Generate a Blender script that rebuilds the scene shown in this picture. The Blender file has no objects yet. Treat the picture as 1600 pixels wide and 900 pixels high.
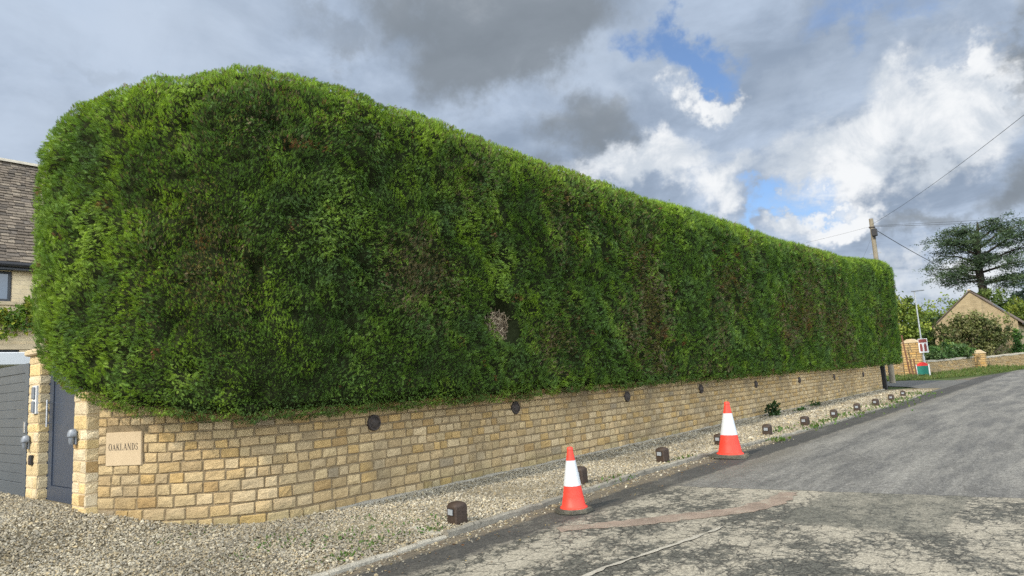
import bpy, math, random
import numpy as np
from mathutils import Vector, Matrix
S = bpy.context.scene
COL = S.collection
rad = math.radians
random.seed(7)
RNG = np.random.default_rng(11)

# ------------------------------------------------------------------ camera
cam_d = bpy.data.cameras.new('camera'); cam = bpy.data.objects.new('camera', cam_d); COL.objects.link(cam)
_c = lambda x, y: Vector((x - 800., 450. - y, -1060.)).normalized()
_Y = _c(1685, 540); _Z = _Y.cross(_c(0, 540 + .06 * 1685)).normalized()
if _Z.y < 0: _Z = -_Z
_X = _Y.cross(_Z)
cam.matrix_world = Matrix.Translation((0, 0, 1.6)) @ Matrix((_X, _Y, _Z)).to_4x4()
cam_d.sensor_width = 36.0; cam_d.lens = 1060 / 1600 * 36; cam_d.clip_start = .1; cam_d.clip_end = 3000
S.camera = cam

# ------------------------------------------------------------------ light
SUN_EL, SUN_AZ = 39.0, 4.5           # the sun stands behind and left: shadows run up the road, a little to the right
az, el = rad(SUN_AZ), rad(SUN_EL)
sdir = Vector((-math.sin(az) * math.cos(el), -math.cos(az) * math.cos(el), math.sin(el)))
sun_d = bpy.data.lights.new('sun', 'SUN'); sun_d.energy = 3.3; sun_d.angle = rad(3); sun_d.color = (1, .90, .74)
sun = bpy.data.objects.new('sun', sun_d); COL.objects.link(sun)
sun.rotation_mode = 'QUATERNION'; sun.rotation_quaternion = (-sdir).to_track_quat('-Z', 'Y'); sun.location = (-20, -40, 40)
S.view_settings.view_transform = 'Standard'; S.view_settings.look = 'None'
S.view_settings.exposure = 0.42; S.view_settings.gamma = 1; S.view_settings.use_curve_mapping = False

S.cycles.use_denoising = False; S.render.filter_size = 1.15
S.cycles.max_bounces = 8; S.cycles.diffuse_bounces = 4; S.cycles.transmission_bounces = 4; S.cycles.glossy_bounces = 3

class NT:
    """small helper to write node trees as expressions"""
    def __init__(s, tree): s.t = tree; s.n = tree.nodes; s.l = tree.links
    def new(s, typ, **kw):
        o = s.n.new(typ)
        for k, v in kw.items(): setattr(o, k, v)
        return o
    def set(s, sock, v):
        if isinstance(v, bpy.types.NodeSocket): s.l.new(v, sock)
        elif v is not None:
            if sock.type == 'RGBA' and len(v) == 3: v = (*v, 1)
            sock.default_value = v
    def m(s, op, a, b=None, c=None, clamp=False):
        o = s.new('ShaderNodeMath', operation=op, use_clamp=clamp)
        for i, v in enumerate((a, b, c)):
            if v is not None: s.set(o.inputs[i], v)
        return o.outputs[0]
    def v(s, op, a, b=None, scale=None):
        o = s.new('ShaderNodeVectorMath', operation=op); s.set(o.inputs[0], a)
        if b is not None: s.set(o.inputs[1], b)
        if scale is not None: s.set(o.inputs['Scale'], scale)
        return o.outputs['Value'] if op in ('DOT_PRODUCT', 'LENGTH') else o.outputs[0]
    def noise(s, vec, scale, detail=4, rough=.55, dist=0, col=False):
        o = s.new('ShaderNodeTexNoise'); s.set(o.inputs['Vector'], vec); o.inputs['Scale'].default_value = scale
        o.inputs['Detail'].default_value = detail; o.inputs['Roughness'].default_value = rough; o.inputs['Distortion'].default_value = dist
        return o.outputs['Color' if col else 'Fac']
    def voro(s, vec, scale, feature='F1', out='Distance', rnd=1):
        o = s.new('ShaderNodeTexVoronoi', feature=feature); s.set(o.inputs['Vector'], vec); o.inputs['Scale'].default_value = scale
        o.inputs['Randomness'].default_value = rnd
        return o.outputs[out]
    def mr(s, v, a, b, c=0., d=1., smooth=True):
        o = s.new('ShaderNodeMapRange', interpolation_type='SMOOTHSTEP' if smooth else 'LINEAR'); s.set(o.inputs[0], v)
        for i, x in enumerate((a, b, c, d)): s.set(o.inputs[i + 1], x)
        return o.outputs[0]
    def mix(s, f, a, b, blend='MIX'):
        o = s.new('ShaderNodeMix', data_type='RGBA', blend_type=blend)
        s.set(o.inputs[0], f); s.set(o.inputs[6], a); s.set(o.inputs[7], b)
        return o.outputs[2]
    def map(s, vec, scale=(1, 1, 1), rot=(0, 0, 0), loc=(0, 0, 0)):
        o = s.new('ShaderNodeMapping'); s.set(o.inputs[0], vec); o.inputs[1].default_value = loc
        o.inputs[2].default_value = rot; o.inputs[3].default_value = scale
        return o.outputs[0]
    def sep(s, vec):
        o = s.new('ShaderNodeSeparateXYZ'); s.set(o.inputs[0], vec); return o.outputs
    def comb(s, x, y, z):
        o = s.new('ShaderNodeCombineXYZ')
        for i, v in enumerate((x, y, z)): s.set(o.inputs[i], v)
        return o.outputs[0]

# ------------------------------------------------------------------ sky: Nishita blue behind broken cloud
W = bpy.data.worlds.new('World'); S.world = W; W.use_nodes = True
W.node_tree.nodes.clear(); T = NT(W.node_tree)
dirv = T.new('ShaderNodeTexCoord').outputs['Generated']
sky = T.new('ShaderNodeTexSky', sky_type='NISHITA', sun_disc=False)
sky.sun_elevation = el; sky.sun_rotation = math.atan2(sdir.x, sdir.y); sky.air_density = 1; sky.dust_density = .6; sky.ozone_density = 1.6
def sphere_dir(azim, elev):            # bearing clockwise from +Y, elevation, in degrees
    a, e = rad(azim), rad(elev)
    return Vector((math.sin(a) * math.cos(e), math.cos(a) * math.cos(e), math.sin(e)))
dz = T.sep(dirv)[2]
plane = T.v('SCALE', dirv, scale=T.m('DIVIDE', 1.0, T.m('ADD', T.m('MAXIMUM', dz, 0.0), .22)))   # cloud layer seen in perspective
wob = T.v('SCALE', T.v('SUBTRACT', T.noise(dirv, 5.5, 6, .6, col=True), (.5, .5, .5)), scale=.30)
wob2 = T.v('SCALE', T.v('SUBTRACT', T.noise(dirv, 20, 5, .65, col=True), (.5, .5, .5)), scale=.085)
dw = T.v('ADD', T.v('ADD', dirv, wob), wob2)
def blob(azim, elev, a, b, tilt=0, power=1.0):
    """soft patch of sky round a bearing; a, b half sizes in degrees, tilt turns it"""
    c = sphere_dir(azim, elev); e1 = Vector((math.cos(rad(azim)), -math.sin(rad(azim)), 0)); e2 = c.cross(e1)
    if e2.z < 0: e2 = -e2
    t = rad(tilt); u = e1 * math.cos(t) + e2 * math.sin(t); v = e2 * math.cos(t) - e1 * math.sin(t)
    q = T.v('LENGTH', T.comb(T.m('DIVIDE', T.m('SUBTRACT', T.v('DOT_PRODUCT', dw, tuple(u)), c.dot(u)), math.sin(rad(a))),
                             T.m('DIVIDE', T.m('SUBTRACT', T.v('DOT_PRODUCT', dw, tuple(v)), c.dot(v)), math.sin(rad(b))),
                             T.m('MULTIPLY', T.m('SUBTRACT', 1.0, T.v('DOT_PRODUCT', dw, tuple(c))), 2.0)))
    return T.mr(q, 1.0, .0, 0.0, power)
# bearing, elevation, half sizes, tilt, strength
DARK = [(-39, 29, 17, 10, 4, 1), (-33, 18.6, 8, 6.5, 0, .75), (-.5, 19, 5, 4.5, 30, .9), (-2, 11, 7, 4.5, 15, .75), (-9, 9.3, 8, 2.2, 8, .6), (-15, 27, 5, 3, 10, .4), (-8, 14, 5, 1.6, 20, .5), (-60, 21, 13, 3, 8, .42), (-74, 23, 9, 2.6, -8, .36), (-52, 27, 12, 4, 0, .5)]
BRIGHT = [(-9.5, 16.2, 13, 5.6, 24, 1), (-28.0, 15.6, 9, 3.4, 8, .85), (-21.9, 22.1, 3.6, 3.0, 0, 1), (-14, 10.4, 4.5, 2.2, 20, .95), (-21, 14.5, 6, 3.4, 0, .7), (-4.5, 19, 6, 2.6, 30, .9), (-7, 5.5, 10, 3, 0, .7)]
BLUE = [(-23.6, 25.6, 7.5, 4.2, 0, 1), (-17, 11.3, 6.5, 2.3, 10, 1), (-10, 26, 12, 4.5, 0, .62)]
PALE = [(-70, 26, 18, 8, 0, 1), (-76, 18, 12, 9, 0, 1), (-50, 18, 12, 8, 0, .7), (-30, 24, 10, 5, 0, .8), (-14, 21, 10, 4, 15, .6)]
def union(lst):
    o = lst[0]
    for x in lst[1:]: o = T.m('MAXIMUM', o, x)
    return o
n_big = T.noise(T.map(plane, (1, 1, 1), loc=(3.1, 1.7, 0)), 1.7, 8, .58, .3)
n_mid = T.noise(T.map(plane, (1, 1, 1), loc=(7.3, 2.2, 4)), 4.2, 8, .6, .4)
base = T.m('ADD', T.m('MULTIPLY', n_big, .65), T.m('MULTIPLY', n_mid, .35))
tone = T.mr(base, .37, .63, 0, 1)
grey = T.mix(tone, (2.2, 2.75, 3.6), (3.9, 4.65, 5.8))
D = union([blob(*b) for b in DARK]); L = union([blob(*b) for b in BRIGHT]); B = union([blob(*b) for b in BLUE]); P = union([blob(*b) for b in PALE])
grey = T.mix(T.m('MULTIPLY', P, .5), grey, (4.4, 5.05, 5.95))
dk = T.mr(T.m('ADD', D, T.m('MULTIPLY', T.m('SUBTRACT', n_mid, .5), .5)), .18, .75, 0, .92)
grey = T.mix(dk, grey, T.mix(n_mid, (1.35, 1.58, 1.82), (2.2, 2.5, 2.85)))
edge = T.m('ADD', L, T.m('MULTIPLY', T.m('SUBTRACT', n_mid, .5), .9))
lit = T.mr(edge, .04, .70)
white = T.mix(T.mr(T.noise(T.map(dirv, loc=(1, 5, 2)), 9, 7, .62, .5), .40, .62), (4.6, 5.05, 5.6), (6.9, 7.05, 7.2))
cl = T.mix(lit, grey, white)
gap = T.mr(T.m('ADD', B, T.m('MULTIPLY', T.m('SUBTRACT', n_mid, .5), .9)), .20, .85)
gap = T.m('MULTIPLY', gap, T.m('SUBTRACT', 1.0, T.m('MULTIPLY', lit, .9)))
blue = T.mix(1.0, sky.outputs[0], (.95, 1.08, 1.25), 'MULTIPLY')
skyc = T.mix(T.m('MULTIPLY', gap, .92), cl, blue)
skyc = T.mix(T.mr(dz, .13, -.02, 0, .75), skyc, (5.0, 5.6, 6.3))
fill_glow = T.mr(T.v('DOT_PRODUCT', dirv, tuple(Vector((.88, -.40, .22)).normalized())), -.05, .85, 0.0, 1.0)     # unseen sky over the road side boosted, added to brighten the hedge face
skyc = T.mix(fill_glow, skyc, T.mix(1.0, skyc, (6.4, 5.75, 4.9), 'MULTIPLY'))
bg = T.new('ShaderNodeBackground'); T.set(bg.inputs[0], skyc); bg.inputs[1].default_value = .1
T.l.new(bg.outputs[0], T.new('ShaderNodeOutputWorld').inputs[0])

# ------------------------------------------------------------------ helpers
def mat(name, base=(.5, .5, .5), rough=.8, attr=False, n1=(0, 0), n2=(0, 0), bump=(0, 0), metal=0, spec=.4, trans=0, stain=None, seed=0):
    M = bpy.data.materials.new(name); M.use_nodes = True; t = NT(M.node_tree)
    p = M.node_tree.nodes['Principled BSDF']; out = M.node_tree.nodes['Material Output']
    pos = t.map(t.new('ShaderNodeTexCoord').outputs['Object'], loc=(seed, seed * 2, 0))
    if attr:
        a = t.new('ShaderNodeAttribute', attribute_name='Col'); c = a.outputs['Color']
    else:
        r = t.new('ShaderNodeRGB'); r.outputs[0].default_value = (*base, 1); c = r.outputs[0]
    for sc, am in (n1, n2):
        if am:
            f = t.mr(t.noise(pos, sc, 5), .25, .75, 1 - am, 1 + am, False)
            c = t.v('SCALE', c, scale=f)
    if stain:
        sc, lo, hi, colr = stain
        c = t.mix(t.mr(t.noise(pos, sc, 6, .65), lo, hi), c, colr)
    t.set(p.inputs['Base Color'], c)
    p.inputs['Roughness'].default_value = rough; p.inputs['Metallic'].default_value = metal; p.inputs['Specular IOR Level'].default_value = spec
    if bump[1]:
        b = t.new('ShaderNodeBump'); b.inputs['Strength'].default_value = bump[1]; b.inputs['Distance'].default_value = .02
        t.set(b.inputs['Height'], t.noise(pos, bump[0], 6, .6)); t.l.new(b.outputs[0], p.inputs['Normal'])
    if trans:
        tr = t.new('ShaderNodeBsdfTranslucent'); t.set(tr.inputs[0], t.mix(1, c, (1.25, 1.35, .6), 'MULTIPLY'))
        mx = t.new('ShaderNodeMixShader'); mx.inputs[0].default_value = trans
        t.l.new(p.outputs[0], mx.inputs[1]); t.l.new(tr.outputs[0], mx.inputs[2]); t.l.new(mx.outputs[0], out.inputs[0])
    return M

def link(o, parent=None):
    COL.objects.link(o)
    if parent is not None: o.parent = parent
    return o
def np_mesh(name, V, F, m, col=None, smooth=False, parent=None):
    """V (n,3); F one (m,k) array or a list of them; col per vertex (n,3)"""
    if not isinstance(F, list): F = [F]
    F = [np.asarray(f, np.int32) for f in F if len(f)]
    me = bpy.data.meshes.new(name); V = np.ascontiguousarray(V, np.float32)
    me.vertices.add(len(V)); me.vertices.foreach_set('co', V.ravel())
    loops = np.concatenate([f.ravel() for f in F]); sizes = np.concatenate([np.full(len(f), f.shape[1], np.int32) for f in F])
    me.loops.add(len(loops)); me.loops.foreach_set('vertex_index', loops)
    me.polygons.add(len(sizes)); me.polygons.foreach_set('loop_start', np.concatenate([[0], np.cumsum(sizes)[:-1]]).astype(np.int32))
    me.polygons.foreach_set('use_smooth', np.full(len(sizes), smooth, bool))
    if col is not None:
        a = me.color_attributes.new('Col', 'FLOAT_COLOR', 'POINT')
        a.data.foreach_set('color', np.concatenate([np.asarray(col, np.float32), np.ones((len(V), 1), np.float32)], 1).ravel())
    me.update(calc_edges=True); me.validate()
    if m: me.materials.append(m)
    return link(bpy.data.objects.new(name, me), parent)
class MB:
    """collects simple shapes for one mesh"""
    def __init__(s): s.V = []; s.F = []
    def add(s, V, F):
        o = len(s.V); s.V += [tuple(v) for v in V]; s.F += [tuple(i + o for i in f) for f in F]; return s
    def box(s, x0, x1, y0, y1, z0, z1, bev=0.0):
        if bev <= 0:
            return s.add([(x, y, z) for x in (x0, x1) for y in (y0, y1) for z in (z0, z1)],
                         [(0, 1, 3, 2), (4, 6, 7, 5), (0, 4, 5, 1), (2, 3, 7, 6), (0, 2, 6, 4), (1, 5, 7, 3)])
        b = bev; pr = [(x0 + b, y0), (x1 - b, y0), (x1, y0 + b), (x1, y1 - b), (x1 - b, y1), (x0 + b, y1), (x0, y1 - b), (x0, y0 + b)]
        ins = [((x - (x0 + x1) / 2) * (1 - 2 * b / (x1 - x0)) + (x0 + x1) / 2, (y - (y0 + y1) / 2) * (1 - 2 * b / (y1 - y0)) + (y0 + y1) / 2) for x, y in pr]
        V = [(x, y, z0) for x, y in ins] + [(x, y, z0 + b) for x, y in pr] + [(x, y, z1 - b) for x, y in pr] + [(x, y, z1) for x, y in ins]
        F = [tuple(range(7, -1, -1)), tuple(range(24, 32))]
        for r in range(3): F += [(r * 8 + i, r * 8 + (i + 1) % 8, r * 8 + 8 + (i + 1) % 8, r * 8 + 8 + i) for i in range(8)]
        return s.add(V, F)
    def tube(s, pts, r, n=8, cap=True):
        pts = [Vector(p) for p in pts]; rs = r if isinstance(r, (list, tuple)) else [r] * len(pts); V = []; F = []
        for i, p in enumerate(pts):
            d = (pts[min(i + 1, len(pts) - 1)] - pts[max(i - 1, 0)]).normalized()
            a = d.cross(Vector((0, 0, 1)) if abs(d.z) < .9 else Vector((1, 0, 0))).normalized(); b = d.cross(a)
            V += [p + (a * math.cos(2 * math.pi * k / n) + b * math.sin(2 * math.pi * k / n)) * rs[i] for k in range(n)]
        for i in range(len(pts) - 1):
            F += [(i * n + k, i * n + (k + 1) % n, (i + 1) * n + (k + 1) % n, (i + 1) * n + k) for k in range(n)]
        if cap: F += [tuple(range(n - 1, -1, -1)), tuple((len(pts) - 1) * n + k for k in range(n))]
        return s.add(V, F)
    def lathe(s, prof, c=(0, 0, 0), n=24, axis='z'):
        V = []
        for r, h in prof:
            for k in range(n):
                a = 2 * math.pi * k / n; x, y = r * math.cos(a), r * math.sin(a)
                q = {'z': (x, y, h), 'x': (h, x, y), 'y': (x, h, y)}[axis]
                V.append((q[0] + c[0], q[1] + c[1], q[2] + c[2]))
        F = [(i * n + k, i * n + (k + 1) % n, (i + 1) * n + (k + 1) % n, (i + 1) * n + k) for i in range(len(prof) - 1) for k in range(n)]
        F += [tuple(range(n - 1, -1, -1)), tuple((len(prof) - 1) * n + k for k in range(n))]
        return s.add(V, F)
    def prism(s, poly, d):                # closed polygon swept along vector d
        n = len(poly); d = Vector(d)
        V = [Vector(p) for p in poly] + [Vector(p) + d for p in poly]
        return s.add(V, [tuple(range(n - 1, -1, -1)), tuple(range(n, 2 * n))] + [(i, (i + 1) % n, n + (i + 1) % n, n + i) for i in range(n)])
    def build(s, name, m, parent=None, smooth=False, col=None):
        me = bpy.data.meshes.new(name); me.from_pydata([tuple(v) for v in s.V], [], s.F); me.update()
        if smooth:
            me.polygons.foreach_set('use_smooth', [True] * len(me.polygons)); me.set_sharp_from_angle(angle=rad(40))
        me.materials.append(m)
        if col is not None:
            a = me.color_attributes.new('Col', 'FLOAT_COLOR', 'POINT')
            a.data.foreach_set('color', np.concatenate([np.asarray(col, np.float32), np.ones((len(s.V), 1), np.float32)], 1).ravel())
        import bmesh
        bm = bmesh.new(); bm.from_mesh(me); bmesh.ops.recalc_face_normals(bm, faces=bm.faces); bm.to_mesh(me); bm.free()
        return link(bpy.data.objects.new(name, me), parent)
def tag(o, label=None, cat=None, group=None, kind=None):
    if label: o['label'] = label
    if cat: o['category'] = cat
    if group: o['group'] = group
    if kind: o['kind'] = kind
    return o
def thing(name, loc, label, cat, group=None, rz=0):
    o = link(bpy.data.objects.new(name, None)); o.empty_display_size = .2
    o.location = loc; o.rotation_euler = (0, 0, rz); return tag(o, label, cat, group)
def copy_tree(o, parent=None):
    kids = list(o.children); c = o.copy(); COL.objects.link(c); c.parent = parent
    for ch in kids: copy_tree(ch, c)
    return c

def _hash(i, j, k, seed):
    h = (i.astype(np.int64) * 374761393 + j.astype(np.int64) * 668265263 + k.astype(np.int64) * 2147483647 + seed * 974711) & 0xffffffff
    h = ((h ^ (h >> 13)) * 1274126177) & 0xffffffff
    h = ((h ^ (h >> 16)) * 2246822519) & 0xffffffff
    return ((h ^ (h >> 15)) & 0xffffff) / float(0xffffff)
def vnoise(p, scale, seed=0):
    q = np.asarray(p, float) * scale; i = np.floor(q).astype(np.int64); f = q - i; f = f * f * (3 - 2 * f); r = 0
    for a in (0, 1):
        for b in (0, 1):
            for c in (0, 1):
                w = (f[:, 0] if a else 1 - f[:, 0]) * (f[:, 1] if b else 1 - f[:, 1]) * (f[:, 2] if c else 1 - f[:, 2])
                r = r + w * _hash(i[:, 0] + a, i[:, 1] + b, i[:, 2] + c, seed)
    return r
def fbm(p, scale, seed=0, oct=3):
    return sum(vnoise(p, scale * 2 ** o, seed + o) * .5 ** o for o in range(oct)) / sum(.5 ** o for o in range(oct))
def unit(v): return v / np.maximum(np.linalg.norm(v, axis=1, keepdims=True), 1e-9)

# ------------------------------------------------------------------ materials
M_stone = mat('cotswold_stone', attr=True, rough=.9, n1=(9, .16), n2=(45, .14), bump=(60, .8), spec=.15, stain=(14, .62, .78, (.16, .12, .07)))
M_mortar = mat('mortar', (.215, .165, .10), .95, n1=(8, .25), n2=(60, .25), bump=(90, .8), spec=.1)
M_ashlar = mat('dressed_stone', (.50, .40, .26), .85, n1=(5, .10), n2=(40, .08), bump=(120, .25), spec=.2)
M_plaque = mat('plaque_stone', (.44, .345, .225), .8, n1=(4, .07), n2=(60, .05), bump=(150, .15), spec=.2)
M_concrete = mat('concrete', (.36, .33, .27), .92, n1=(6, .2), n2=(60, .2), bump=(80, .7), spec=.15)
M_kerb = mat('kerb_stone', attr=True, rough=.92, n1=(7, .25), n2=(50, .25), bump=(50, .9), spec=.15, stain=(9, .55, .75, (.07, .065, .05)))
M_leaf = mat('hedge_leaf', attr=True, rough=.6, spec=.2, trans=.42)
M_leaf2 = mat('tree_leaf', attr=True, rough=.6, spec=.3, trans=.25)
M_twig = mat('dead_twig', attr=True, rough=.9, spec=.1)
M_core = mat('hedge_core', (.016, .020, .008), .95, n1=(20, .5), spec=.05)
M_cedarbark = mat('cedar_bark', (.042, .035, .030), .9, n1=(3, .3), bump=(10, .8), spec=.1)
M_bark = mat('bark', (.10, .08, .06), .9, n1=(6, .3), bump=(20, .8), spec=.1)
M_pebble = mat('gravel_pebble', attr=True, rough=.85, spec=.2, n1=(60, .12))
M_navy = mat('dark_grey_paint', (.070, .084, .100), .42, n1=(2, .12), n2=(30, .05), spec=.5, bump=(6, .03))
M_navy2 = mat('blue_grey_paint', (.040, .052, .078), .38, n1=(2, .10), spec=.5, bump=(5, .03))
M_steel = mat('brushed_steel', (.55, .56, .58), .35, metal=.9, n1=(30, .1))
M_galv = mat('galvanised_steel', (.36, .38, .39), .5, metal=.5, n1=(8, .2), n2=(60, .1))
M_lampgrey = mat('cast_aluminium', (.19, .21, .24), .5, metal=.3, n1=(20, .1))
M_black = mat('black_plastic', (.018, .018, .020), .45, n1=(20, .2))
M_slate = mat('stone_slate', attr=True, rough=.9, n1=(10, .22), n2=(50, .15), bump=(50, .5), spec=.15)
M_frame = mat('anthracite_frame', (.028, .033, .040), .4, spec=.5, n1=(5, .08))
M_glass = mat('window_glass', (.10, .13, .17), .06, spec=.9, n1=(.7, .15))
M_red = mat('cone_red', (.72, .050, .030), .5, n1=(5, .14), n2=(40, .10), spec=.35, bump=(12, .2), stain=(6, .56, .80, (.36, .085, .055)))
M_whiteband = mat('reflective_sleeve', (.52, .545, .57), .4, n1=(5, .08), n2=(50, .06), spec=.5, bump=(9, .25), stain=(7, .56, .80, (.40, .37, .32)))
M_rubber = mat('recycled_rubber', (.085, .082, .066), .85, n1=(9, .3), n2=(50, .3), bump=(60, .7), spec=.2, stain=(5, .5, .7, (.17, .15, .11)))
M_bollard = mat('recycled_plastic_brown', (.040, .026, .018), .62, n1=(10, .3), n2=(60, .15), bump=(30, .3), spec=.35, stain=(6, .6, .8, (.09, .062, .042)))
M_reflector = mat('reflector', (.26, .28, .30), .25, n1=(80, .2), spec=.7)
M_vent = mat('rusty_iron', (.050, .040, .036), .75, n1=(20, .3), bump=(50, .4), stain=(9, .55, .75, (.11, .07, .05)))
M_letter = mat('engraved_paint', (.035, .028, .024), .7, n1=(60, .2))
M_wood = mat('weathered_pole_wood', (.23, .20, .15), .88, n1=(3, .2), n2=(40, .2), bump=(40, .5), spec=.1)
M_cable = mat('cable', (.035, .037, .042), .6)
M_rust = mat('rusty_post', (.14, .065, .035), .8, n1=(12, .35), bump=(40, .4))
M_white = mat('white_paint', (.60, .61, .62), .4, n1=(2, .05))
M_green = mat('green_panel', (.012, .15, .115), .5, n1=(5, .12))
M_redpanel = mat('red_panel', (.62, .035, .035), .5, n1=(5, .12))
M_maroon = mat('maroon_sign', (.20, .045, .040), .5, n1=(5, .08))

# ------------------------------------------------------------------ ground
def ground_z(x, y):
    t = np.clip((np.asarray(y, float) - 54) / 14, 0, None)
    return np.where(t < 1, .25 * t * t, .25 + .5 * (t - 1)) .clip(0, 2.2)
def drive_z(x):
    t = np.clip((-7.7 - np.asarray(x, float)) / 2.6, 0, 1); return .30 * t * t * (3 - 2 * t)
def sheet(name, pts_grid, m, kind='structure'):
    nx, ny = pts_grid.shape[:2]; V = pts_grid.reshape(-1, 3); i = np.arange(nx - 1)[:, None] * ny + np.arange(ny - 1)[None]
    F = np.stack([i, i + ny, i + ny + 1, i + 1], -1).reshape(-1, 4)
    return tag(np_mesh(name, V, F, m, smooth=True), kind=kind)
def grass_ground_material():
    M = mat('turf', (.060, .082, .028), .95, n1=(.4, .3), n2=(9, .35), bump=(30, .8), spec=.1); return M
ys = np.concatenate([np.linspace(-400, -10, 12), np.linspace(0, 50, 26), np.linspace(51, 100, 50), np.linspace(120, 1200, 16)])
xs = np.concatenate([np.linspace(-1200, -60, 14), np.linspace(-50, 50, 41), np.linspace(60, 1200, 14)])
gx, gy = np.meshgrid(xs, ys, indexing='ij')
sheet('ground', np.stack([gx, gy, ground_z(gx, gy) - .03], -1), grass_ground_material())

# kerb line and road edge, from the camera up the road
KERB = [(-5.35, -12), (-5.28, 0), (-5.24, 3.7), (-5.30, 5.06), (-5.33, 6.23), (-5.45, 9.46), (-5.42, 11.8), (-5.15, 15.8), (-5.0, 19.5), (-4.98, 25), (-5.0, 30), (-5.15, 33.5)]
def kerb_x(y): return np.interp(y, [k[1] for k in KERB], [k[0] for k in KERB])

def road_material():
    M = bpy.data.materials.new('worn_asphalt'); M.use_nodes = True; t = NT(M.node_tree); p = M.node_tree.nodes['Principled BSDF']
    pos = t.new('ShaderNodeTexCoord').outputs['Object']; x, y, _ = t.sep(pos)
    wobv = t.v('ADD', pos, t.v('SCALE', t.v('SUBTRACT', t.noise(pos, 2.2, 4, .6, col=True), (.5, .5, .5)), scale=.28))
    wx, wy, _ = t.sep(wobv)
    speck = t.noise(pos, 95, 2, .7); agg = t.voro(pos, 70)
    # smooth grey carriageway with wheel wear along the road
    streak = t.noise(t.map(pos, (1.4, .2, 1)), 1.5, 10, .72)
    patchy = t.noise(t.map(pos, (1, .35, 1), loc=(4, 2, 0)), .9, 6, .6)
    far = t.mix(t.mr(streak, .33, .68), (.112, .108, .100), (.240, .230, .205))
    far = t.mix(t.mr(patchy, .52, .70, 0, .5), far, (.078, .074, .068)); far = t.v('SCALE', far, scale=t.mr(t.noise(t.map(pos, (1, .55, 1)), 14, 6, .75), .3, .7, .62, 1.38, False))
    far = t.mix(t.m('MULTIPLY', t.mr(wx, -4.5, -3.6, 1, 0), t.mr(patchy, .35, .6, .9, .2)), far, (.155, .140, .112))
    # crazed cream surfacing worn through to the dark binder
    wcr = t.v('ADD', pos, t.v('SCALE', t.v('SUBTRACT', t.noise(pos, 7, 4, .6, col=True), (.5, .5, .5)), scale=.13))
    cr = t.voro(t.map(wcr, (1, .8, 1)), 4.2, 'DISTANCE_TO_EDGE'); cr2 = t.voro(t.map(wcr, (1, .75, 1)), 9.5, 'DISTANCE_TO_EDGE')
    worn = t.noise(t.map(pos, (1, .6, 1), loc=(9, 3, 0)), 1.15, 7, .66); worn2 = t.noise(pos, 9, 6, .72)
    cover = t.mr(t.m('ADD', t.m('MULTIPLY', worn, .65), t.m('MULTIPLY', worn2, .45)), .50, .585)
    cream = t.mix(t.noise(pos, 3, 5, .6), (.285, .255, .195), (.40, .365, .29))
    dark = t.mix(speck, (.045, .044, .036), (.15, .145, .118))
    near = t.mix(cover, dark, cream)
    crk = t.m('MULTIPLY', t.mr(cr, .0, .035, 1, 0), t.mr(worn2, .38, .5, .2, 1))
    crk = t.m('MAXIMUM', crk, t.m('MULTIPLY', t.mr(cr2, .01, .085, .9, 0), t.mr(worn, .46, .62, 1, 0)))
    near = t.mix(crk, near, (.042, .040, .033))
    # cut line across the road between the two surfaces
    cut = t.m('SUBTRACT', t.m('SUBTRACT', y, t.m('MULTIPLY', t.m('ADD', x, 3.53), .12)), 8.95)
    cutn = t.m('ADD', cut, t.m('MULTIPLY', t.m('SUBTRACT', t.noise(pos, 3, 3), .5), .16))
    col = t.mix(t.mr(cutn, -.02, .02), near, far)
    col = t.mix(t.mr(t.m('ABSOLUTE', cutn), .0, .028, .75, 0), col, (.05, .048, .042))
    # square grey reinstatement let into the cream surface
    inpatch = t.m('MULTIPLY', t.m('MULTIPLY', t.mr(wx, -2.62, -2.55), t.mr(wx, -1.12, -1.18)), t.m('MULTIPLY', t.mr(wy, 7.15, 7.25), t.mr(cutn, 0, -.03)))
    col = t.mix(t.m('MULTIPLY', inpatch, t.mr(worn2, .36, .56, .15, .75)), col, t.mix(speck, (.09, .087, .068), (.215, .205, .165)))
    # dark trench reinstatement along the kerb
    band = t.m('MULTIPLY', t.mr(t.m('ADD', wx, t.m('MULTIPLY', y, -.012)), -4.55, -4.72), t.mr(t.noise(t.map(pos, (1, .5, 1), loc=(2, 8, 0)), 1.3, 6, .65), .28, .48, .45, 1))
    edgeband = t.mr(wx, -5.12, -5.02)
    col = t.mix(t.m('MULTIPLY', band, .92), col, t.mix(speck, (.030, .029, .027), (.078, .074, .066)))
    ridge = t.m('ABSOLUTE', t.m('SUBTRACT', t.m('ADD', wx, t.m('MULTIPLY', y, -.02)), -4.72))
    col = t.mix(t.m('MULTIPLY', t.mr(ridge, .0, .07, .55, 0), t.mr(worn2, .42, .55)), col, (.25, .225, .18))
    # earth and grit washed into the gutter
    grain = t.noise(t.map(pos, (1, .8, 1)), 38, 4, .75); col = t.v('SCALE', col, scale=t.mr(grain, .34, .66, .62, 1.40, False))
    grit = t.m('MULTIPLY', t.m('SUBTRACT', 1.0, edgeband), t.mr(worn2, .32, .6, .35, 1))
    col = t.mix(grit, col, t.mix(speck, (.10, .08, .055), (.26, .215, .15)))
    col = t.v('SCALE', col, scale=t.mr(agg, .05, .6, 1.25, .72, False))
    t.set(p.inputs['Base Color'], col)
    t.set(p.inputs['Roughness'], t.mr(streak, .3, .7, .62, .86)); p.inputs['Specular IOR Level'].default_value = .35
    b = t.new('ShaderNodeBump'); b.inputs['Strength'].default_value = .55; b.inputs['Distance'].default_value = .012
    t.set(b.inputs['Height'], t.m('ADD', t.m('MULTIPLY', agg, -.6), t.m('SUBTRACT', t.m('MULTIPLY', cover, .3), t.m('MULTIPLY', crk, .6)))); t.l.new(b.outputs[0], p.inputs['Normal'])
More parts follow.
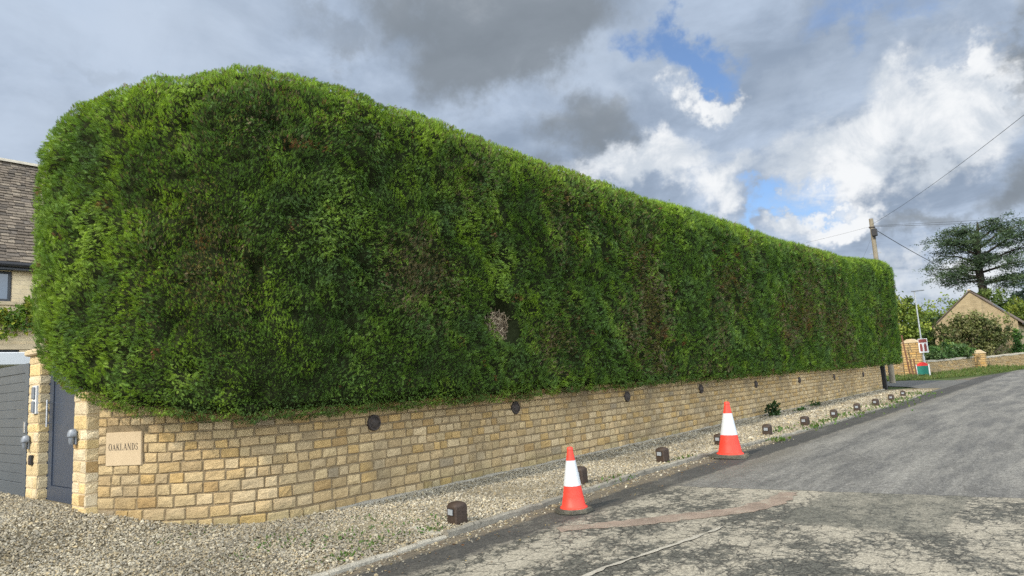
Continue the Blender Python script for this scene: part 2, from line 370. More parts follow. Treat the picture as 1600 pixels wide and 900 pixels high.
    return M
M_road = road_material()
def road_centre(y): return np.interp(y, [-20, 40, 48, 56, 62, 70, 85, 110, 140], [0, 0, .2, 1.6, 3.4, 6.5, 14, 30, 52])
ry = np.concatenate([np.linspace(-14, 40, 55), np.linspace(41, 140, 100)])
rows = []
for u in np.linspace(0, 1, 9):
    xl = np.where(ry < 35, kerb_x(ry) + .0, np.interp(ry, [35, 38, 44, 47, 56, 62, 140], [-5.2, -6.0, -6.3, -6.2, -4.8, -3.6, 46])); xl = np.where(ry > 62, road_centre(ry) - 7.0, xl)
    xr = road_centre(ry) + 3.2
    xx = xl + (xr - xl) * u; rows.append(np.stack([xx, ry, ground_z(xx, ry) + .004], -1))
sheet('road', np.stack(rows), M_road)
# side road turning off left behind the hedge
sx = np.linspace(-45, -5.0, 41); rows = []
for u in np.linspace(0, 1, 9):
    y0 = np.interp(sx, [-45, -9, -6.5, -5.0], [44, 43.2, 39.5, 34.0]); y1 = np.interp(sx, [-45, -9.5, -7.5, -5.0], [51, 51.5, 49.5, 47.2])
    yy = y0 + (y1 - y0) * u; rows.append(np.stack([sx, yy, ground_z(sx, yy) + .008], -1))
M_side = mat('side_road_asphalt', (.10, .098, .09), .85, n1=(1.2, .3), n2=(60, .3), bump=(90, .5))
sheet('side_road', np.stack(rows), M_side)

def ribbon(name, pts, w, m, z, jag=.03, ends=True):
    """flush irregular strip along a polyline"""
    pts = np.array(pts, float); seg = np.linalg.norm(np.diff(pts, axis=0), axis=1); s = np.concatenate([[0], np.cumsum(seg)])
    q = np.linspace(0, s[-1], max(8, int(s[-1] / .08))); P = np.stack([np.interp(q, s, pts[:, k]) for k in (0, 1)], 1)
    d = np.gradient(P, axis=0); d /= np.linalg.norm(d, axis=1)[:, None]; nn = np.stack([-d[:, 1], d[:, 0]], 1)
    ww = np.interp(q / s[-1], np.linspace(0, 1, len(w)), w)[:, None] if isinstance(w, (list, tuple)) else w
    A = P + nn * (ww / 2 + RNG.normal(0, jag, (len(P), 1))); B_ = P - nn * (ww / 2 + RNG.normal(0, jag, (len(P), 1)))
    g = np.stack([A, B_]); g = np.concatenate([g, np.full(g.shape[:2] + (1,), z)], -1)
    return sheet(name, g, m)
M_redpatch = mat('red_brown_asphalt', (.225, .172, .132), .9, n1=(3, .3), n2=(70, .5), bump=(120, .6), stain=(5, .50, .70, (.30, .26, .20)))
M_sealant = mat('pale_joint_fill', (.33, .305, .25), .9, n1=(5, .2), n2=(60, .3), bump=(60, .6))
ribbon('road_patch', [(-4.45, 5.95), (-3.75, 6.75), (-3.1, 7.65), (-2.95, 8.3), (-3.0, 8.85)], [.22, .30, .34, .30, .20], M_redpatch, .009, .022)
ribbon('road_seam', [(-2.95, 7.0), (-3.05, 6.1), (-3.25, 5.0), (-3.3, 4.2), (-3.3, 2)], [.015, .045, .04, .035, .03], M_sealant, .013, .011)

# gravel bed (base sheet; the pebbles lie on it)
M_bed = mat('gravel_bed', (.20, .17, .115), .95, n1=(3, .2), n2=(45, .45), bump=(45, 1.0), spec=.1, stain=(1.2, .55, .75, (.17, .145, .10)))
gy_ = np.linspace(4.6, 37.6, 100); rows = []
for u in np.linspace(0, 1, 7):
    xl = np.full_like(gy_, -7.95); xr = kerb_x(gy_) - .03; xx = xl + (xr - xl) * u; rows.append(np.stack([xx, gy_, .012 + .02 * np.sin(u * 3.1) + 0 * gy_], -1))
sheet('gravel_path', np.stack(rows), M_bed)
gx_ = np.concatenate([np.linspace(-30, -11, 12), np.linspace(-10.8, -5.3, 60)]); rows = []
for u in np.linspace(0, 1, 12):
    y1 = np.interp(gx_, [-30, -9.6, -8.6, -7.8, -5.3], [3.9, 3.9, 4.3, 4.8, 5.0]); yy = -10 + (y1 + 10) * u; rows.append(np.stack([gx_, yy, .010 + drive_z(gx_)], -1))
sheet('gravel_drive', np.stack(rows), M_bed)

def pebbles(name, P, size, cols, m=M_pebble):
    """many irregular stones in one mesh"""
    n = len(P); base = np.array([(1, 0, 0), (-1, 0, 0), (0, 1, 0), (0, -1, 0), (0, 0, 1), (0, 0, -1), (.62, .62, .5), (-.62, .62, .5), (-.62, -.62, .5), (.62, -.62, .5)])
    tri = np.array([(0, 6, 9), (4, 9, 6), (6, 2, 7), (4, 6, 7), (7, 1, 8), (4, 7, 8), (8, 3, 9), (4, 8, 9), (0, 2, 6), (2, 1, 7), (1, 3, 8), (3, 0, 9), (5, 2, 0), (5, 1, 2), (5, 3, 1), (5, 0, 3)])
    v = base[None] * (1 + RNG.normal(0, .16, (n, 10, 1))) * (size[:, None, None] * RNG.uniform(.55, 1.15, (n, 1, 3)) * np.array([1, 1, .62]))
    ax = unit(RNG.normal(0, 1, (n, 3))); an = RNG.uniform(0, 6.28, n); ax[:, 2] *= 2.2; ax = unit(ax)
    c, s_ = np.cos(an)[:, None, None], np.sin(an)[:, None, None]; k = ax[:, None]
    v = v * c + np.cross(np.broadcast_to(k, v.shape), v) * s_ + k * (v * k).sum(-1, keepdims=True) * (1 - c)
    V = (v + P[:, None]).reshape(-1, 3); F = (tri[None] + (np.arange(n) * 10)[:, None, None]).reshape(-1, 3)
    return tag(np_mesh(name, V, F, m, np.repeat(cols, 10, 0)), kind='stuff')
def pebble_cols(n, P):
    pal = np.array([(.38, .335, .24), (.33, .285, .205), (.44, .40, .31), (.28, .25, .19), (.23, .205, .16), (.36, .295, .185), (.30, .275, .22)])
    c = pal[RNG.integers(0, len(pal), n)] * RNG.uniform(.62, 1.05, (n, 1))
    damp = fbm(P, .9, 5)[:, None]; return c * np.clip(.55 + .95 * damp, .6, 1.15)
WALL = [(-9.62, 3.34), (-9.38, 3.45), (-9.19, 3.545), (-9.03, 3.63), (-8.84, 3.75), (-8.60, 3.94), (-8.37, 4.16), (-8.14, 4.42), (-7.97, 4.70), (-7.885, 5.0), (-7.85, 5.4), (-7.85, 8), (-7.80, 14), (-7.87, 22), (-7.80, 30), (-7.72, 37.9)]
def in_wall(x, y): # true behind the wall face
    return (y > np.interp(x, [-9.62, -9.38, -9.19, -9.03, -8.84, -8.6, -8.37, -8.14, -7.97, -7.885, -7.85, -7.849], [3.22, 3.45, 3.545, 3.63, 3.75, 3.94, 4.16, 4.42, 4.7, 5.0, 5.4, 1e4]))
pp = []; ss = []
for (x0, x1, y0, y1, dens, sz) in ((-8.6, -5.3, 3.0, 6.0, 2300, .0128), (-7.9, -5.0, 6.0, 11.0, 1900, .0140), (-7.9, -4.9, 11.0, 20.0, 850, .020), (-7.9, -4.9, 20.0, 36, 340, .028),
                               (-12.5, -8.6, 1.6, 4.2, 2100, .0132), (-8.6, -5.2, 1.5, 3.0, 2200, .0128), (-17.5, -12.5, 1.8, 4.1, 1000, .018)):
    n = int((x1 - x0) * (y1 - y0) * dens); q = np.stack([RNG.uniform(x0, x1, n), RNG.uniform(y0, y1, n), np.zeros(n)], 1)
    ok = (q[:, 0] < kerb_x(q[:, 1]) - .07) & ~in_wall(q[:, 0], q[:, 1]); q = q[ok]
    q[:, 2] = RNG.uniform(.012, .03, len(q)) + .018 * fbm(q, 1.6, 3) + drive_z(q[:, 0])
    pp.append(q); ss.append(sz * RNG.lognormal(0, .3, len(q)))
pp = np.concatenate(pp); ss = np.concatenate(ss)
pebbles('gravel', pp, ss, pebble_cols(len(pp), pp))
# stray stones and leaf litter in the gutter
n = 1100; yy = RNG.uniform(2.5, 15, n); q = np.stack([kerb_x(yy) + .03 + np.abs(RNG.normal(0, .13, n)), yy, np.full(n, .010)], 1)
pebbles('loose_gravel', q, .012 * RNG.lognormal(0, .35, n), pebble_cols(n, q) * .9)

# kerb stones: low worn edging, flush near the drive and upstanding further on
V = []; F = []; C = []; y = -8.0
while y < 33.3:
    ln = random.uniform(.7, 1.0); y1 = min(y + ln, 33.4)
    h = .045 if y < 4.6 else (.075 if y < 14 else (.060 if y < 22 else .045)); w = .075; k = .33 * random.uniform(.85, 1.1)
    cc = np.array((k, k * .92, k * .75)) * (1.1 if y < 5.1 else .72)
    o = len(V); m_ = 5
    for a in np.linspace(0, 1, m_):
        yy_ = y + .003 + (y1 - y - .006) * a; xk = float(kerb_x(yy_)) + random.uniform(-.008, .008); e = .006 if a in (0, 1) else 0; hh = h + random.uniform(-.012, .008) - e
        for (dx, dz_) in ((-w, -.03), (-w, hh - .014), (-w + .02, hh), (-.02, hh), (0, hh - .018), (.006, -.03)): V.append((xk + dx, yy_, dz_)); C.append(cc)
    for i in range(m_ - 1): F += [(o + i * 6 + j, o + i * 6 + j + 1, o + (i + 1) * 6 + j + 1, o + (i + 1) * 6 + j) for j in range(5)]
    for e_ in (o, o + (m_ - 1) * 6): F += [(e_, e_ + 1, e_ + 4, e_ + 5), (e_ + 1, e_ + 2, e_ + 3, e_ + 4)]
    y = y1
tag(np_mesh('kerb', np.array(V), np.array(F), M_kerb, np.array(C)), kind='structure')
MB().prism([(-5.42, 5.08, -.02), (-5.42, 5.20, -.02), (-5.95, 5.33, -.02), (-5.97, 5.22, -.02)], (0, 0, .062)).build('edging_stone', M_concrete)
tag(bpy.data.objects['edging_stone'], kind='structure')

# ------------------------------------------------------------------ stonework
def path_points(pts):
    pts = np.array(pts, float); seg = np.linalg.norm(np.diff(pts, axis=0), axis=1); s = np.concatenate([[0], np.cumsum(seg)])
    def at(q):
        q = np.asarray(q, float); P = np.stack([np.interp(q, s, pts[:, k]) for k in (0, 1)], -1)
        e = .03; A = np.stack([np.interp(np.clip(q - e, 0, s[-1]), s, pts[:, k]) for k in (0, 1)], -1); B_ = np.stack([np.interp(np.clip(q + e, 0, s[-1]), s, pts[:, k]) for k in (0, 1)], -1)
        d = B_ - A; d = d / np.maximum(np.linalg.norm(d, axis=-1, keepdims=True), 1e-9)
        return P, np.stack([d[..., 1], -d[..., 0]], -1)          # outward is to the right of travel
    return at, s[-1]
PAL = np.array([(.45, .33, .175), (.47, .35, .19), (.43, .31, .155), (.49, .38, .225), (.42, .31, .17), (.45, .31, .135), (.42, .32, .185), (.47, .36, .20), (.44, .335, .185)])
def stone_face(at, L, courses, z0=0., lens=(.15, .40), depth=.05, relief=.016, gap=.012, holes=(), tint=1., pal=PAL, z_of=None, seed=1, fine=True):
    r = np.random.default_rng(seed); V = []; F = []; C = []
    us = np.array([0, .05, .3, .55, .78, .95, 1]) if fine else np.array([0, .08, .92, 1]); vs = np.array([0, .1, .38, .66, .9, 1]) if fine else np.array([0, .12, .88, 1])
    nu, nv = len(us), len(vs); z = z0
    for ci, h in enumerate(courses):
        s = 0.
        while s < L - .02:
            ln = r.uniform(*lens) * (1.15 if h > .14 else 1)
            if L - s - ln < lens[0] * .7: ln = L - s
            a, b = s + gap / 2, s + ln - gap / 2; zb, zt = z + gap / 2, z + h - gap / 2
            s += ln
            if any((a < hx1 and b > hx0 and zb < hz1 and zt > hz0) for hx0, hx1, hz0, hz1 in holes):
                cut = [q for q in holes if a < q[1] and b > q[0] and zb < q[3] and zt > q[2]][0]
                if cut[0] - a > .05: b = cut[0] - .006
                elif b - cut[1] > .05: a = cut[1] + .006
                else: continue
            uu, vv = np.meshgrid(us, vs, indexing='ij'); jit = r.normal(0, .006, (4,)); q = a + (b - a) * uu
            zz = zb + (zt - zb) * vv + (r.normal(0, .005) * (uu - .5)) + jit[0] * (1 - vv) * uu + jit[1] * vv * (1 - uu)
            q = q + jit[2] * (1 - uu) * vv + jit[3] * uu * (1 - vv)
            border = (uu == 0) | (uu == 1) | (vv == 0) | (vv == 1); rim = (~border) & ((np.abs(uu - .5) > .4) | (np.abs(vv - .5) > .36))
            d = np.where(border, -depth, relief * .5 + r.normal(0, .0014, uu.shape)); d = np.where(~border & ~rim, relief + r.normal(0, .0028, uu.shape) + r.normal(0, .003), d)
            cn_ = ((uu == 0) | (uu == 1)) & ((vv == 0) | (vv == 1)); k_ = r.uniform(.006, .020) * cn_; q = q + np.sign(.5 - uu) * k_; zz = zz + np.sign(.5 - vv) * k_ * .8
            sh = .004 if fine else .0
            if z_of is not None: zz = z_of(q, zz)
            P, N = at(q); pts = np.concatenate([P + N * d[..., None], zz[..., None]], -1)
            o = sum(len(v) for v in V); V.append(pts.reshape(-1, 3))
            i = np.arange(nu - 1)[:, None] * nv + np.arange(nv - 1)[None]; F.append((np.stack([i, i + nv, i + nv + 1, i + 1], -1).reshape(-1, 4) + o))
            c = pal[r.integers(0, len(pal))] * r.uniform(.86, 1.12) * tint
            if r.random() < .035: c = np.array((.37, .25, .115)) * tint
            if r.random() < .015: c = np.array((.31, .25, .165)) * tint
            C.append(np.tile(c, (nu * nv, 1)))
        z += h
    return np.concatenate(V), np.concatenate(F), np.concatenate(C)
def slab_along(at, L, z0, z1, d0, d1, step=.25, z_of=None):
    """closed ribbon of wall between offsets d0 (front) and d1 (back)"""
    n = max(2, int(L / step)); q = np.linspace(0, L, n); P, N = at(q)
    zz0 = np.full(n, z0); zz1 = np.full(n, z1)
    if z_of is not None: zz0 = z_of(q, zz0); zz1 = z_of(q, zz1)
    f0 = P + N * d0; f1 = P + N * d1
    V = np.concatenate([np.c_[f0, zz0], np.c_[f0, zz1], np.c_[f1, zz1], np.c_[f1, zz0]]); F = []
    for i in range(n - 1):
        for k in range(4): a, b = k * n, ((k + 1) % 4) * n; F.append((a + i, a + i + 1, b + i + 1, b + i))
    F += [(0, n, 2 * n, 3 * n), (n - 1, 4 * n - 1, 3 * n - 1, 2 * n - 1)]
    return V, np.array(F)
at_w, L_w = path_points(WALL)
drop = lambda q, z: z * (1 - np.clip((q - 14) / 25, 0, 1) * .10)
courses = [.18, .15, .145, .14, .13, .13, .125, .115, .115, .11, .11, .11, .10]
wall = thing('garden_wall', (-7.87, 5.3, 0), 'long curved honey coloured stone wall under the clipped hedge', 'wall')
V, F, C = stone_face(at_w, L_w, courses, -.03, (.13, .285), depth=.016, relief=.009, gap=.010, holes=[(.13, .67, .848, 1.228)], z_of=drop, seed=3)
C *= .84 * np.clip(.62 + .80 * fbm(V, .8, 21), .72, 1.18)[:, None]
soot = np.clip((fbm(V, 1.9, 25) - .56) * 5, 0, 1)[:, None]; C = C * (1 - .38 * soot) + np.array((.12, .105, .08)) * .38 * soot
lo = np.clip((.26 - V[:, 2]) / .3, 0, 1) * (fbm(V, 1.3, 9) > .5); C = C * (1 - .38 * lo[:, None]); C[:, 1] += .018 * lo
inv = np.array(wall.location)
np_mesh('stonework', V - inv, F, M_stone, C, parent=wall)
V, F = slab_along(at_w, L_w, -.05, sum(courses) - .03, -.0075, -.42, z_of=drop); np_mesh('mortar_core', V - inv, F, M_mortar, parent=wall)
q0 = 3.1; at_f = lambda q: at_w(np.asarray(q) + q0)
V, F = slab_along(at_f, L_w - q0, -.03, .055, .085, -.005); V[:, 2] += RNG.normal(0, .006, len(V)); np_mesh('footing', V - inv, F, M_concrete, parent=wall)

# round iron vents along the wall
vent0 = None
vy = [6.27, 9.44, 13.27, 17.14, 21.22, 25.42, 29.78, 34.4]; vz = [1.11, 1.10, 1.08, 1.06, 1.01, .97, .93, .88]
vl = ['round dark iron vent nearest the carved name plaque in the stone wall', 'round dark iron vent second along the wall from the name plaque',
      'round dark iron vent in the wall above the gravel between the two traffic cones', 'round dark iron vent in the wall just left of the taller traffic cone top',
      'round dark iron vent in the wall just right of the taller traffic cone', 'round dark iron vent in the wall above the dark leafy weed',
      'small round iron vent second from the far end of the stone wall', 'last small round iron vent at the far end of the stone wall']
for i, (y, z) in enumerate(zip(vy, vz)):
    P = -7.85 if y < 12 else float(np.interp(y, [8, 14, 22, 30, 37.9], [-7.85, -7.80, -7.87, -7.80, -7.72]))
    if vent0 is None:
        o = vent0 = thing('wall_vent', (P, y, z), vl[0], 'vent', 'round vents along the wall')
        MB().lathe([(.115, -.06), (.115, .028), (.105, .040), (.085, .040), (.080, .030)], axis='x', n=28).build('rim', M_vent, o, True)
        MB().lathe([(.079, .0), (.079, .031), (.06, .050), (.03, .060), (.002, .063)], axis='x', n=24).build('cover', M_vent, o, True)
    else:
        o = copy_tree(vent0); o.location = (P, y, z); o['label'] = vl[i]

# name plaque with its lettering
pl = thing('name_plaque', (-9.263, 3.508, 1.035), 'smooth pale stone plaque carved OAKLANDS set in the curved wall', 'name plaque', None, rad(26.5))
MB().box(-.262, .262, -.016, .10, -.205, .205, .006).build('slab', M_plaque, pl)
def letter(ch):
    """serif capital in a unit high box: list of polygons"""
    T_, t_, sf = .17, .05, .04
    def bar(x0, y0, x1, y1, w): 
        d = Vector((x1 - x0, y1 - y0)).normalized(); n_ = Vector((-d.y, d.x)) * w / 2
        return [(x0 + n_.x, y0 + n_.y), (x0 - n_.x, y0 - n_.y), (x1 - n_.x, y1 - n_.y), (x1 + n_.x, y1 + n_.y)]
    def ser(x, y, w=.3): return [(x - w / 2, y), (x + w / 2, y), (x + w / 2, y + sf), (x - w / 2, y + sf)]
    def ring(cx, cy, rx, ry, tx, ty, a0=0, a1=360, n_=30):
        o = []
        for k in range(n_):
            a, b = rad(a0 + (a1 - a0) * k / n_), rad(a0 + (a1 - a0) * (k + 1) / n_)
            o.append([(cx + rx * math.cos(a), cy + ry * math.sin(a)), (cx + rx * math.cos(b), cy + ry * math.sin(b)),
                      (cx + (rx - tx) * math.cos(b), cy + (ry - ty) * math.sin(b)), (cx + (rx - tx) * math.cos(a), cy + (ry - ty) * math.sin(a))])
        return o
    if ch == 'O': return ring(.45, .5, .45, .51, T_, t_), .90
    if ch == 'A': return [bar(.10, .03, .44, 1.0, t_), bar(.42, 1.0, .78, .03, T_), bar(.22, .34, .62, .34, t_), ser(.10, 0, .26), ser(.78, 0, .32)], .92
    if ch == 'K': return [bar(.18, 0, .18, 1, T_), ser(.18, 0), ser(.18, .96), bar(.24, .42, .74, .97, t_), bar(.38, .58, .78, .03, T_), ser(.74, .96, .26), ser(.80, 0, .28)], .92
    if ch == 'L': return [bar(.18, 0, .18, 1, T_), ser(.18, .96), ser(.38, 0, .70), [(.62, 0), (.73, 0), (.76, .26), (.72, .26)]], .80
    if ch == 'N': return [bar(.14, 0, .14, 1, t_), bar(.12, 1, .80, .0, T_), bar(.80, 0, .80, 1, t_), ser(.14, 0, .24), ser(.80, .96, .24), ser(.08, .96, .18)], .98
    if ch == 'D': return [bar(.18, 0, .18, 1, T_), ser(.14, 0, .26), ser(.14, .96, .26)] + ring(.32, .5, .52, .5, T_, t_, -90, 90), .90
    if ch == 'S': return ring(.33, .74, .27, .27, .09, .06, 35, 250) + ring(.34, .27, .29, .28, .10, .06, -145, 95) + [[(.52, .72), (.58, .72), (.58, .95), (.54, .95)], [(.05, .05), (.09, .05), (.09, .28), (.05, .28)]], .66
word = 'OAKLANDS'; tot = sum(letter(c)[1] for c in word) + .13 * 7; sc = .43 / tot; hgt = .082; x = -.215
for ch in word:
    polys, w = letter(ch); m_ = MB(); k = .85 if ch == 'A' and x < -.15 else 1.0
    for i, pg in enumerate(polys):
        m_.prism([(x + px_ * sc, -.0162 - .00004 * i, -.015 + pz_ * hgt * k) for px_, pz_ in pg], (0, -.0014, 0))
    m_.build('letter', M_letter, pl); x += (w + .13) * sc

# ------------------------------------------------------------------ gate pillars, gate and door
def pillar(name, x0, x1, y0, y1, h, label, cap=False, seed=5):
    t = thing(name, ((x0 + x1) / 2, y0, 0), label, 'pillar'); inv = np.array(t.location); Vs = []; Fs = []; Cs = []; o = 0
    cs = []
    r = np.random.default_rng(seed)
    while sum(cs) < h - .12: cs.append(r.uniform(.115, .19))
    cs.append(h - sum(cs))
    pale = np.array([(.60, .49, .31), (.56, .44, .25), (.62, .52, .35), (.52, .41, .24), (.58, .44, .22)])
    for (a, b) in (((x0, y0), (x1, y0)), ((x1, y0), (x1, y1)), ((x0, y1), (x0, y0))):
        at, L = path_points([a, b]); V, F, C = stone_face(at, L, cs, 0, (.16, .34), depth=.012, relief=.006, gap=.005, pal=pale, seed=seed); Vs.append(V); Fs.append(F + o); Cs.append(C); o += len(V)
    np_mesh('stonework', np.concatenate(Vs) - inv, np.concatenate(Fs), M_stone, np.concatenate(Cs), parent=t)
    MB().box(x0 + .006 - inv[0], x1 - .006 - inv[0], y0 + .006 - inv[1], y1 - .006 - inv[1], -.02, h - .003).build('core', M_ashlar, t)
    if cap: MB().box(x0 - .06 - inv[0], x1 + .06 - inv[0], y0 - .06 - inv[1], y1 + .06 - inv[1], h, h + .09, .02).build('coping', M_ashlar, t)
    return t
pillar('gate_pillar', -10.06, -9.63, 3.20, 3.75, 1.78, 'stone pillar with grey lamp between the narrow door and the curved wall', seed=5)
pillar('gate_pillar', -11.93, -11.46, 3.20, 3.62, 2.36, 'tall stone pillar with keypads between the wide gate and narrow door', True, seed=8)
def wall_lamp(x, y, z, label):
    o = thing('wall_lamp', (x, y, z), label, 'lamp', 'outdoor wall lamps by the gate'); o.scale = (.72, .72, .72)
    prof = [(.030, .13), (.072, .115), (.095, .07), (.100, .0), (.092, -.012)]; V = []; F = []; n_ = 16
    for r_, h_ in prof:
        for k in range(n_ + 1): a = math.pi * k / n_; V.append((r_ * math.cos(a), -.03 - r_ * 1.15 * math.sin(a), h_))
    for i in range(len(prof) - 1): F += [(i * (n_ + 1) + k, i * (n_ + 1) + k + 1, (i + 1) * (n_ + 1) + k + 1, (i + 1) * (n_ + 1) + k) for k in range(n_)]
    F.append(tuple(range(n_, -1, -1))); m_ = MB().add(V, F); m_.build('hood', M_lampgrey, o, True)
    MB().box(-.055, .055, -.034, .0, -.15, .10, .008).lathe([(.034, -.14), (.046, -.10), (.05, -.013)], c=(0, -.075, 0), n=14).build('fitting', M_lampgrey, o, True)
wall_lamp(-9.93, 3.192, 1.22, 'grey scoop shaped lamp on the pillar right of the narrow door')
wall_lamp(-11.80, 3.192, 1.13, 'grey scoop shaped lamp on the pillar left of the narrow door')
ip = thing('intercom', (-11.565, 3.188, 1.75), 'grey intercom panels on a white backing plate on the tall pillar', 'intercom')
MB().box(-.085, .085, -.02, .03, -.23, .17, .004).build('backing_plate', M_white, ip)
MB().box(-.05, .05, -.045, -.021, -.02, .15, .008).build('speaker_panel', M_lampgrey, ip); MB().box(-.05, .05, -.045, -.021, -.21, -.05, .008).build('keypad', M_lampgrey, ip)
sk = thing('socket_box', (-11.66, 3.189, .87), 'small black socket box low on the tall pillar', 'socket'); MB().box(-.05, .05, -.03, .02, -.07, .07, .01).build('box_cover', M_black, sk); MB().box(-.035, .035, -.034, -.031, -.05, .03).build('flap', M_vent, sk)

gate = thing('driveway_gate', (-11.99, 3.24, .27), 'wide dark grey driveway gate of horizontal boards', 'gate')
MB().box(-.16, 0, -.035, .035, .05, 2.0, .006).build('stile', M_navy, gate); MB().box(-2.6, -.165, -.035, .035, 1.86, 2.0, .006).build('top_rail', M_navy, gate)
MB().box(-2.6, -.165, -.035, .035, .05, .25, .006).build('bottom_rail', M_navy, gate)
b = MB(); z = .255
for k in range(12): b.box(-2.6, -.165, -.022, .022, z, z + .130, .002); z += .134
b.build('board_panel', M_navy, gate)
for z in (.3, 1.75): MB().tube([(.02, 0, z - .06), (.02, 0, z + .06)], .018, 10).build('hinge', M_steel, gate, True)
MB().box(-.12, -.04, -.05, -.036, .98, 1.14, .004).build('lock_plate', M_steel, gate)
dr = thing('garden_door', (-10.62, 3.36, .27), 'narrow blue grey panelled door between the two stone pillars', 'door')
MB().box(-.92, -.84, -.04, .06, 0, 1.98, .004).box(.66, .76, -.04, .06, 0, 1.98, .004).box(-.838, .658, -.04, .06, 1.92, 1.98, .004).build('door_frame', M_navy2, dr)
MB().box(-.835, -.69, -.03, .025, .04, 1.91, .004).box(.54, .655, -.03, .025, .04, 1.91, .004).box(-.688, .538, -.03, .025, .04, .24, .004).box(-.688, .538, -.03, .025, 1.77, 1.91, .004).build('leaf', M_navy2, dr)
b = MB().box(-.686, .536, -.012, .012, .243, 1.767, .006)
b.build('panel', M_navy2, dr)
MB().tube([(-.70, -.10, 1.06), (-.70, -.10, 1.44)], .013, 10).tube([(-.70, -.10, 1.11), (-.70, -.03, 1.11)], .009, 8).tube([(-.70, -.10, 1.39), (-.70, -.03, 1.39)], .009, 8).build('pull_handle', M_steel, dr, True)

# ------------------------------------------------------------------ clipped conifer hedge
def hedge_plan():
    P = []
    def arc_(cx, cy, r, a0, a1, n_): P.extend([(cx + r * math.cos(rad(a0 + (a1 - a0) * k / n_)), cy + r * math.sin(rad(a0 + (a1 - a0) * k / n_))) for k in range(n_ + 1)])
    xf = -7.32; ye = HEDGE_END
    arc_(xf - .9, ye - .9, .9, 90, 0, 8)
    for y in np.arange(ye - 1.2, 5.5, -.5): P.append((xf - .06 * math.sin(y * .55) - .04 * math.sin(y * 1.3 + 1), y))
    P.extend([(-7.36, 5.2), (-7.48, 4.5), (-7.78, 3.95), (-8.25, 3.5), (-8.8, 3.12)])
    arc_(-10.25, 4.9, 2.10, -64, -265, 30)
    P.append((-10.6, 8.0)); P.append((-11.0, 9.0))
    for y in np.arange(10, ye - .5, 1.0): P.append((-11.4, y))
    P.append((-11.3, ye - .2)); P.append((-10.8, ye))
    P = np.array(P); d = np.linalg.norm(np.diff(np.vstack([P, P[:1]]), axis=0), axis=1); s = np.concatenate([[0], np.cumsum(d)])
    Q = np.vstack([P, P[:1]]); L = s[-1]; q = np.linspace(0, L, int(L / .12), endpoint=False)
    X = np.stack([np.interp(q, s, Q[:, k]) for k in (0, 1)], 1)
    for _ in range(8): X = (np.roll(X, 1, 0) + X + np.roll(X, -1, 0)) / 3
    t = np.roll(X, -3, 0) - np.roll(X, 3, 0); t /= np.linalg.norm(t, axis=1)[:, None]
    N = np.stack([-t[:, 1], t[:, 0]], 1)
    c = X.mean(0); 
    if ((X[10] - c) * N[10]).sum() < 0: N = -N
    for _ in range(6): N = (N + np.roll(N, 1, 0) + np.roll(N, -1, 0)); N /= np.linalg.norm(N, axis=1)[:, None]
    return q, X, N, L
HEDGE_END = 42.4
hq, hX, hN, hL = hedge_plan()
def h_bottom(X):
    near = np.interp(X[:, 0], [-12.4, -11.6, -10.7, -9.9, -8.8, -7.8], [2.34, 2.1, 1.86, 1.66, 1.47, 1.28])
    return np.where(X[:, 1] < 7, np.where(X[:, 0] < -7.8, near, 1.27), 1.27 - .07 * np.clip((X[:, 1] - 12) / 28, 0, 1))
def h_top(X):
    near = np.interp(X[:, 0], [-12.3, -10.5, -9.6, -8.8, -8.3, -7.7], TOP_NEAR); far = np.interp(X[:, 1], [5, 7, 10, 15, 23, 33, 41], TOP_FAR)
    w = np.where(X[:, 0] < -8.6, np.clip((8.5 - X[:, 1]) / 3, 0, 1), np.clip((6.4 - X[:, 1]) / 1.6, 0, 1))
    return near * w + far * (1 - w)
TOP_NEAR = [6.03, 6.04, 6.06, 6.08, 6.02, 6.18]; TOP_FAR = [6.36, 6.19, 6.11, 6.17, 6.26, 6.48, 6.92]
NP = 96
hb, ht = h_bottom(hX), h_top(hX)
leftness = np.clip((-8.6 - hX[:, 0]) / 3, 0, 1) * (hX[:, 1] < 9)
rb = .28 + .75 * leftness; rt = .85 + .15 * (hX[:, 1] < 7) + .25 * leftness; batter = .16 - .24 * leftness - .34 * np.clip((hX[:, 1] - 36) / 3, 0, 1)
def profile(t):
    """t in 0..1 from under the lip, over the face, to the flat top: inset, z (0..1 blend), normal out, normal up per plan point"""
    a1, a2, a3, a4 = .05, .14, .70, .90
    ins = np.zeros_like(t); zz = np.zeros_like(t); no = np.zeros_like(t); nu = np.zeros_like(t)
    return a1, a2, a3, a4
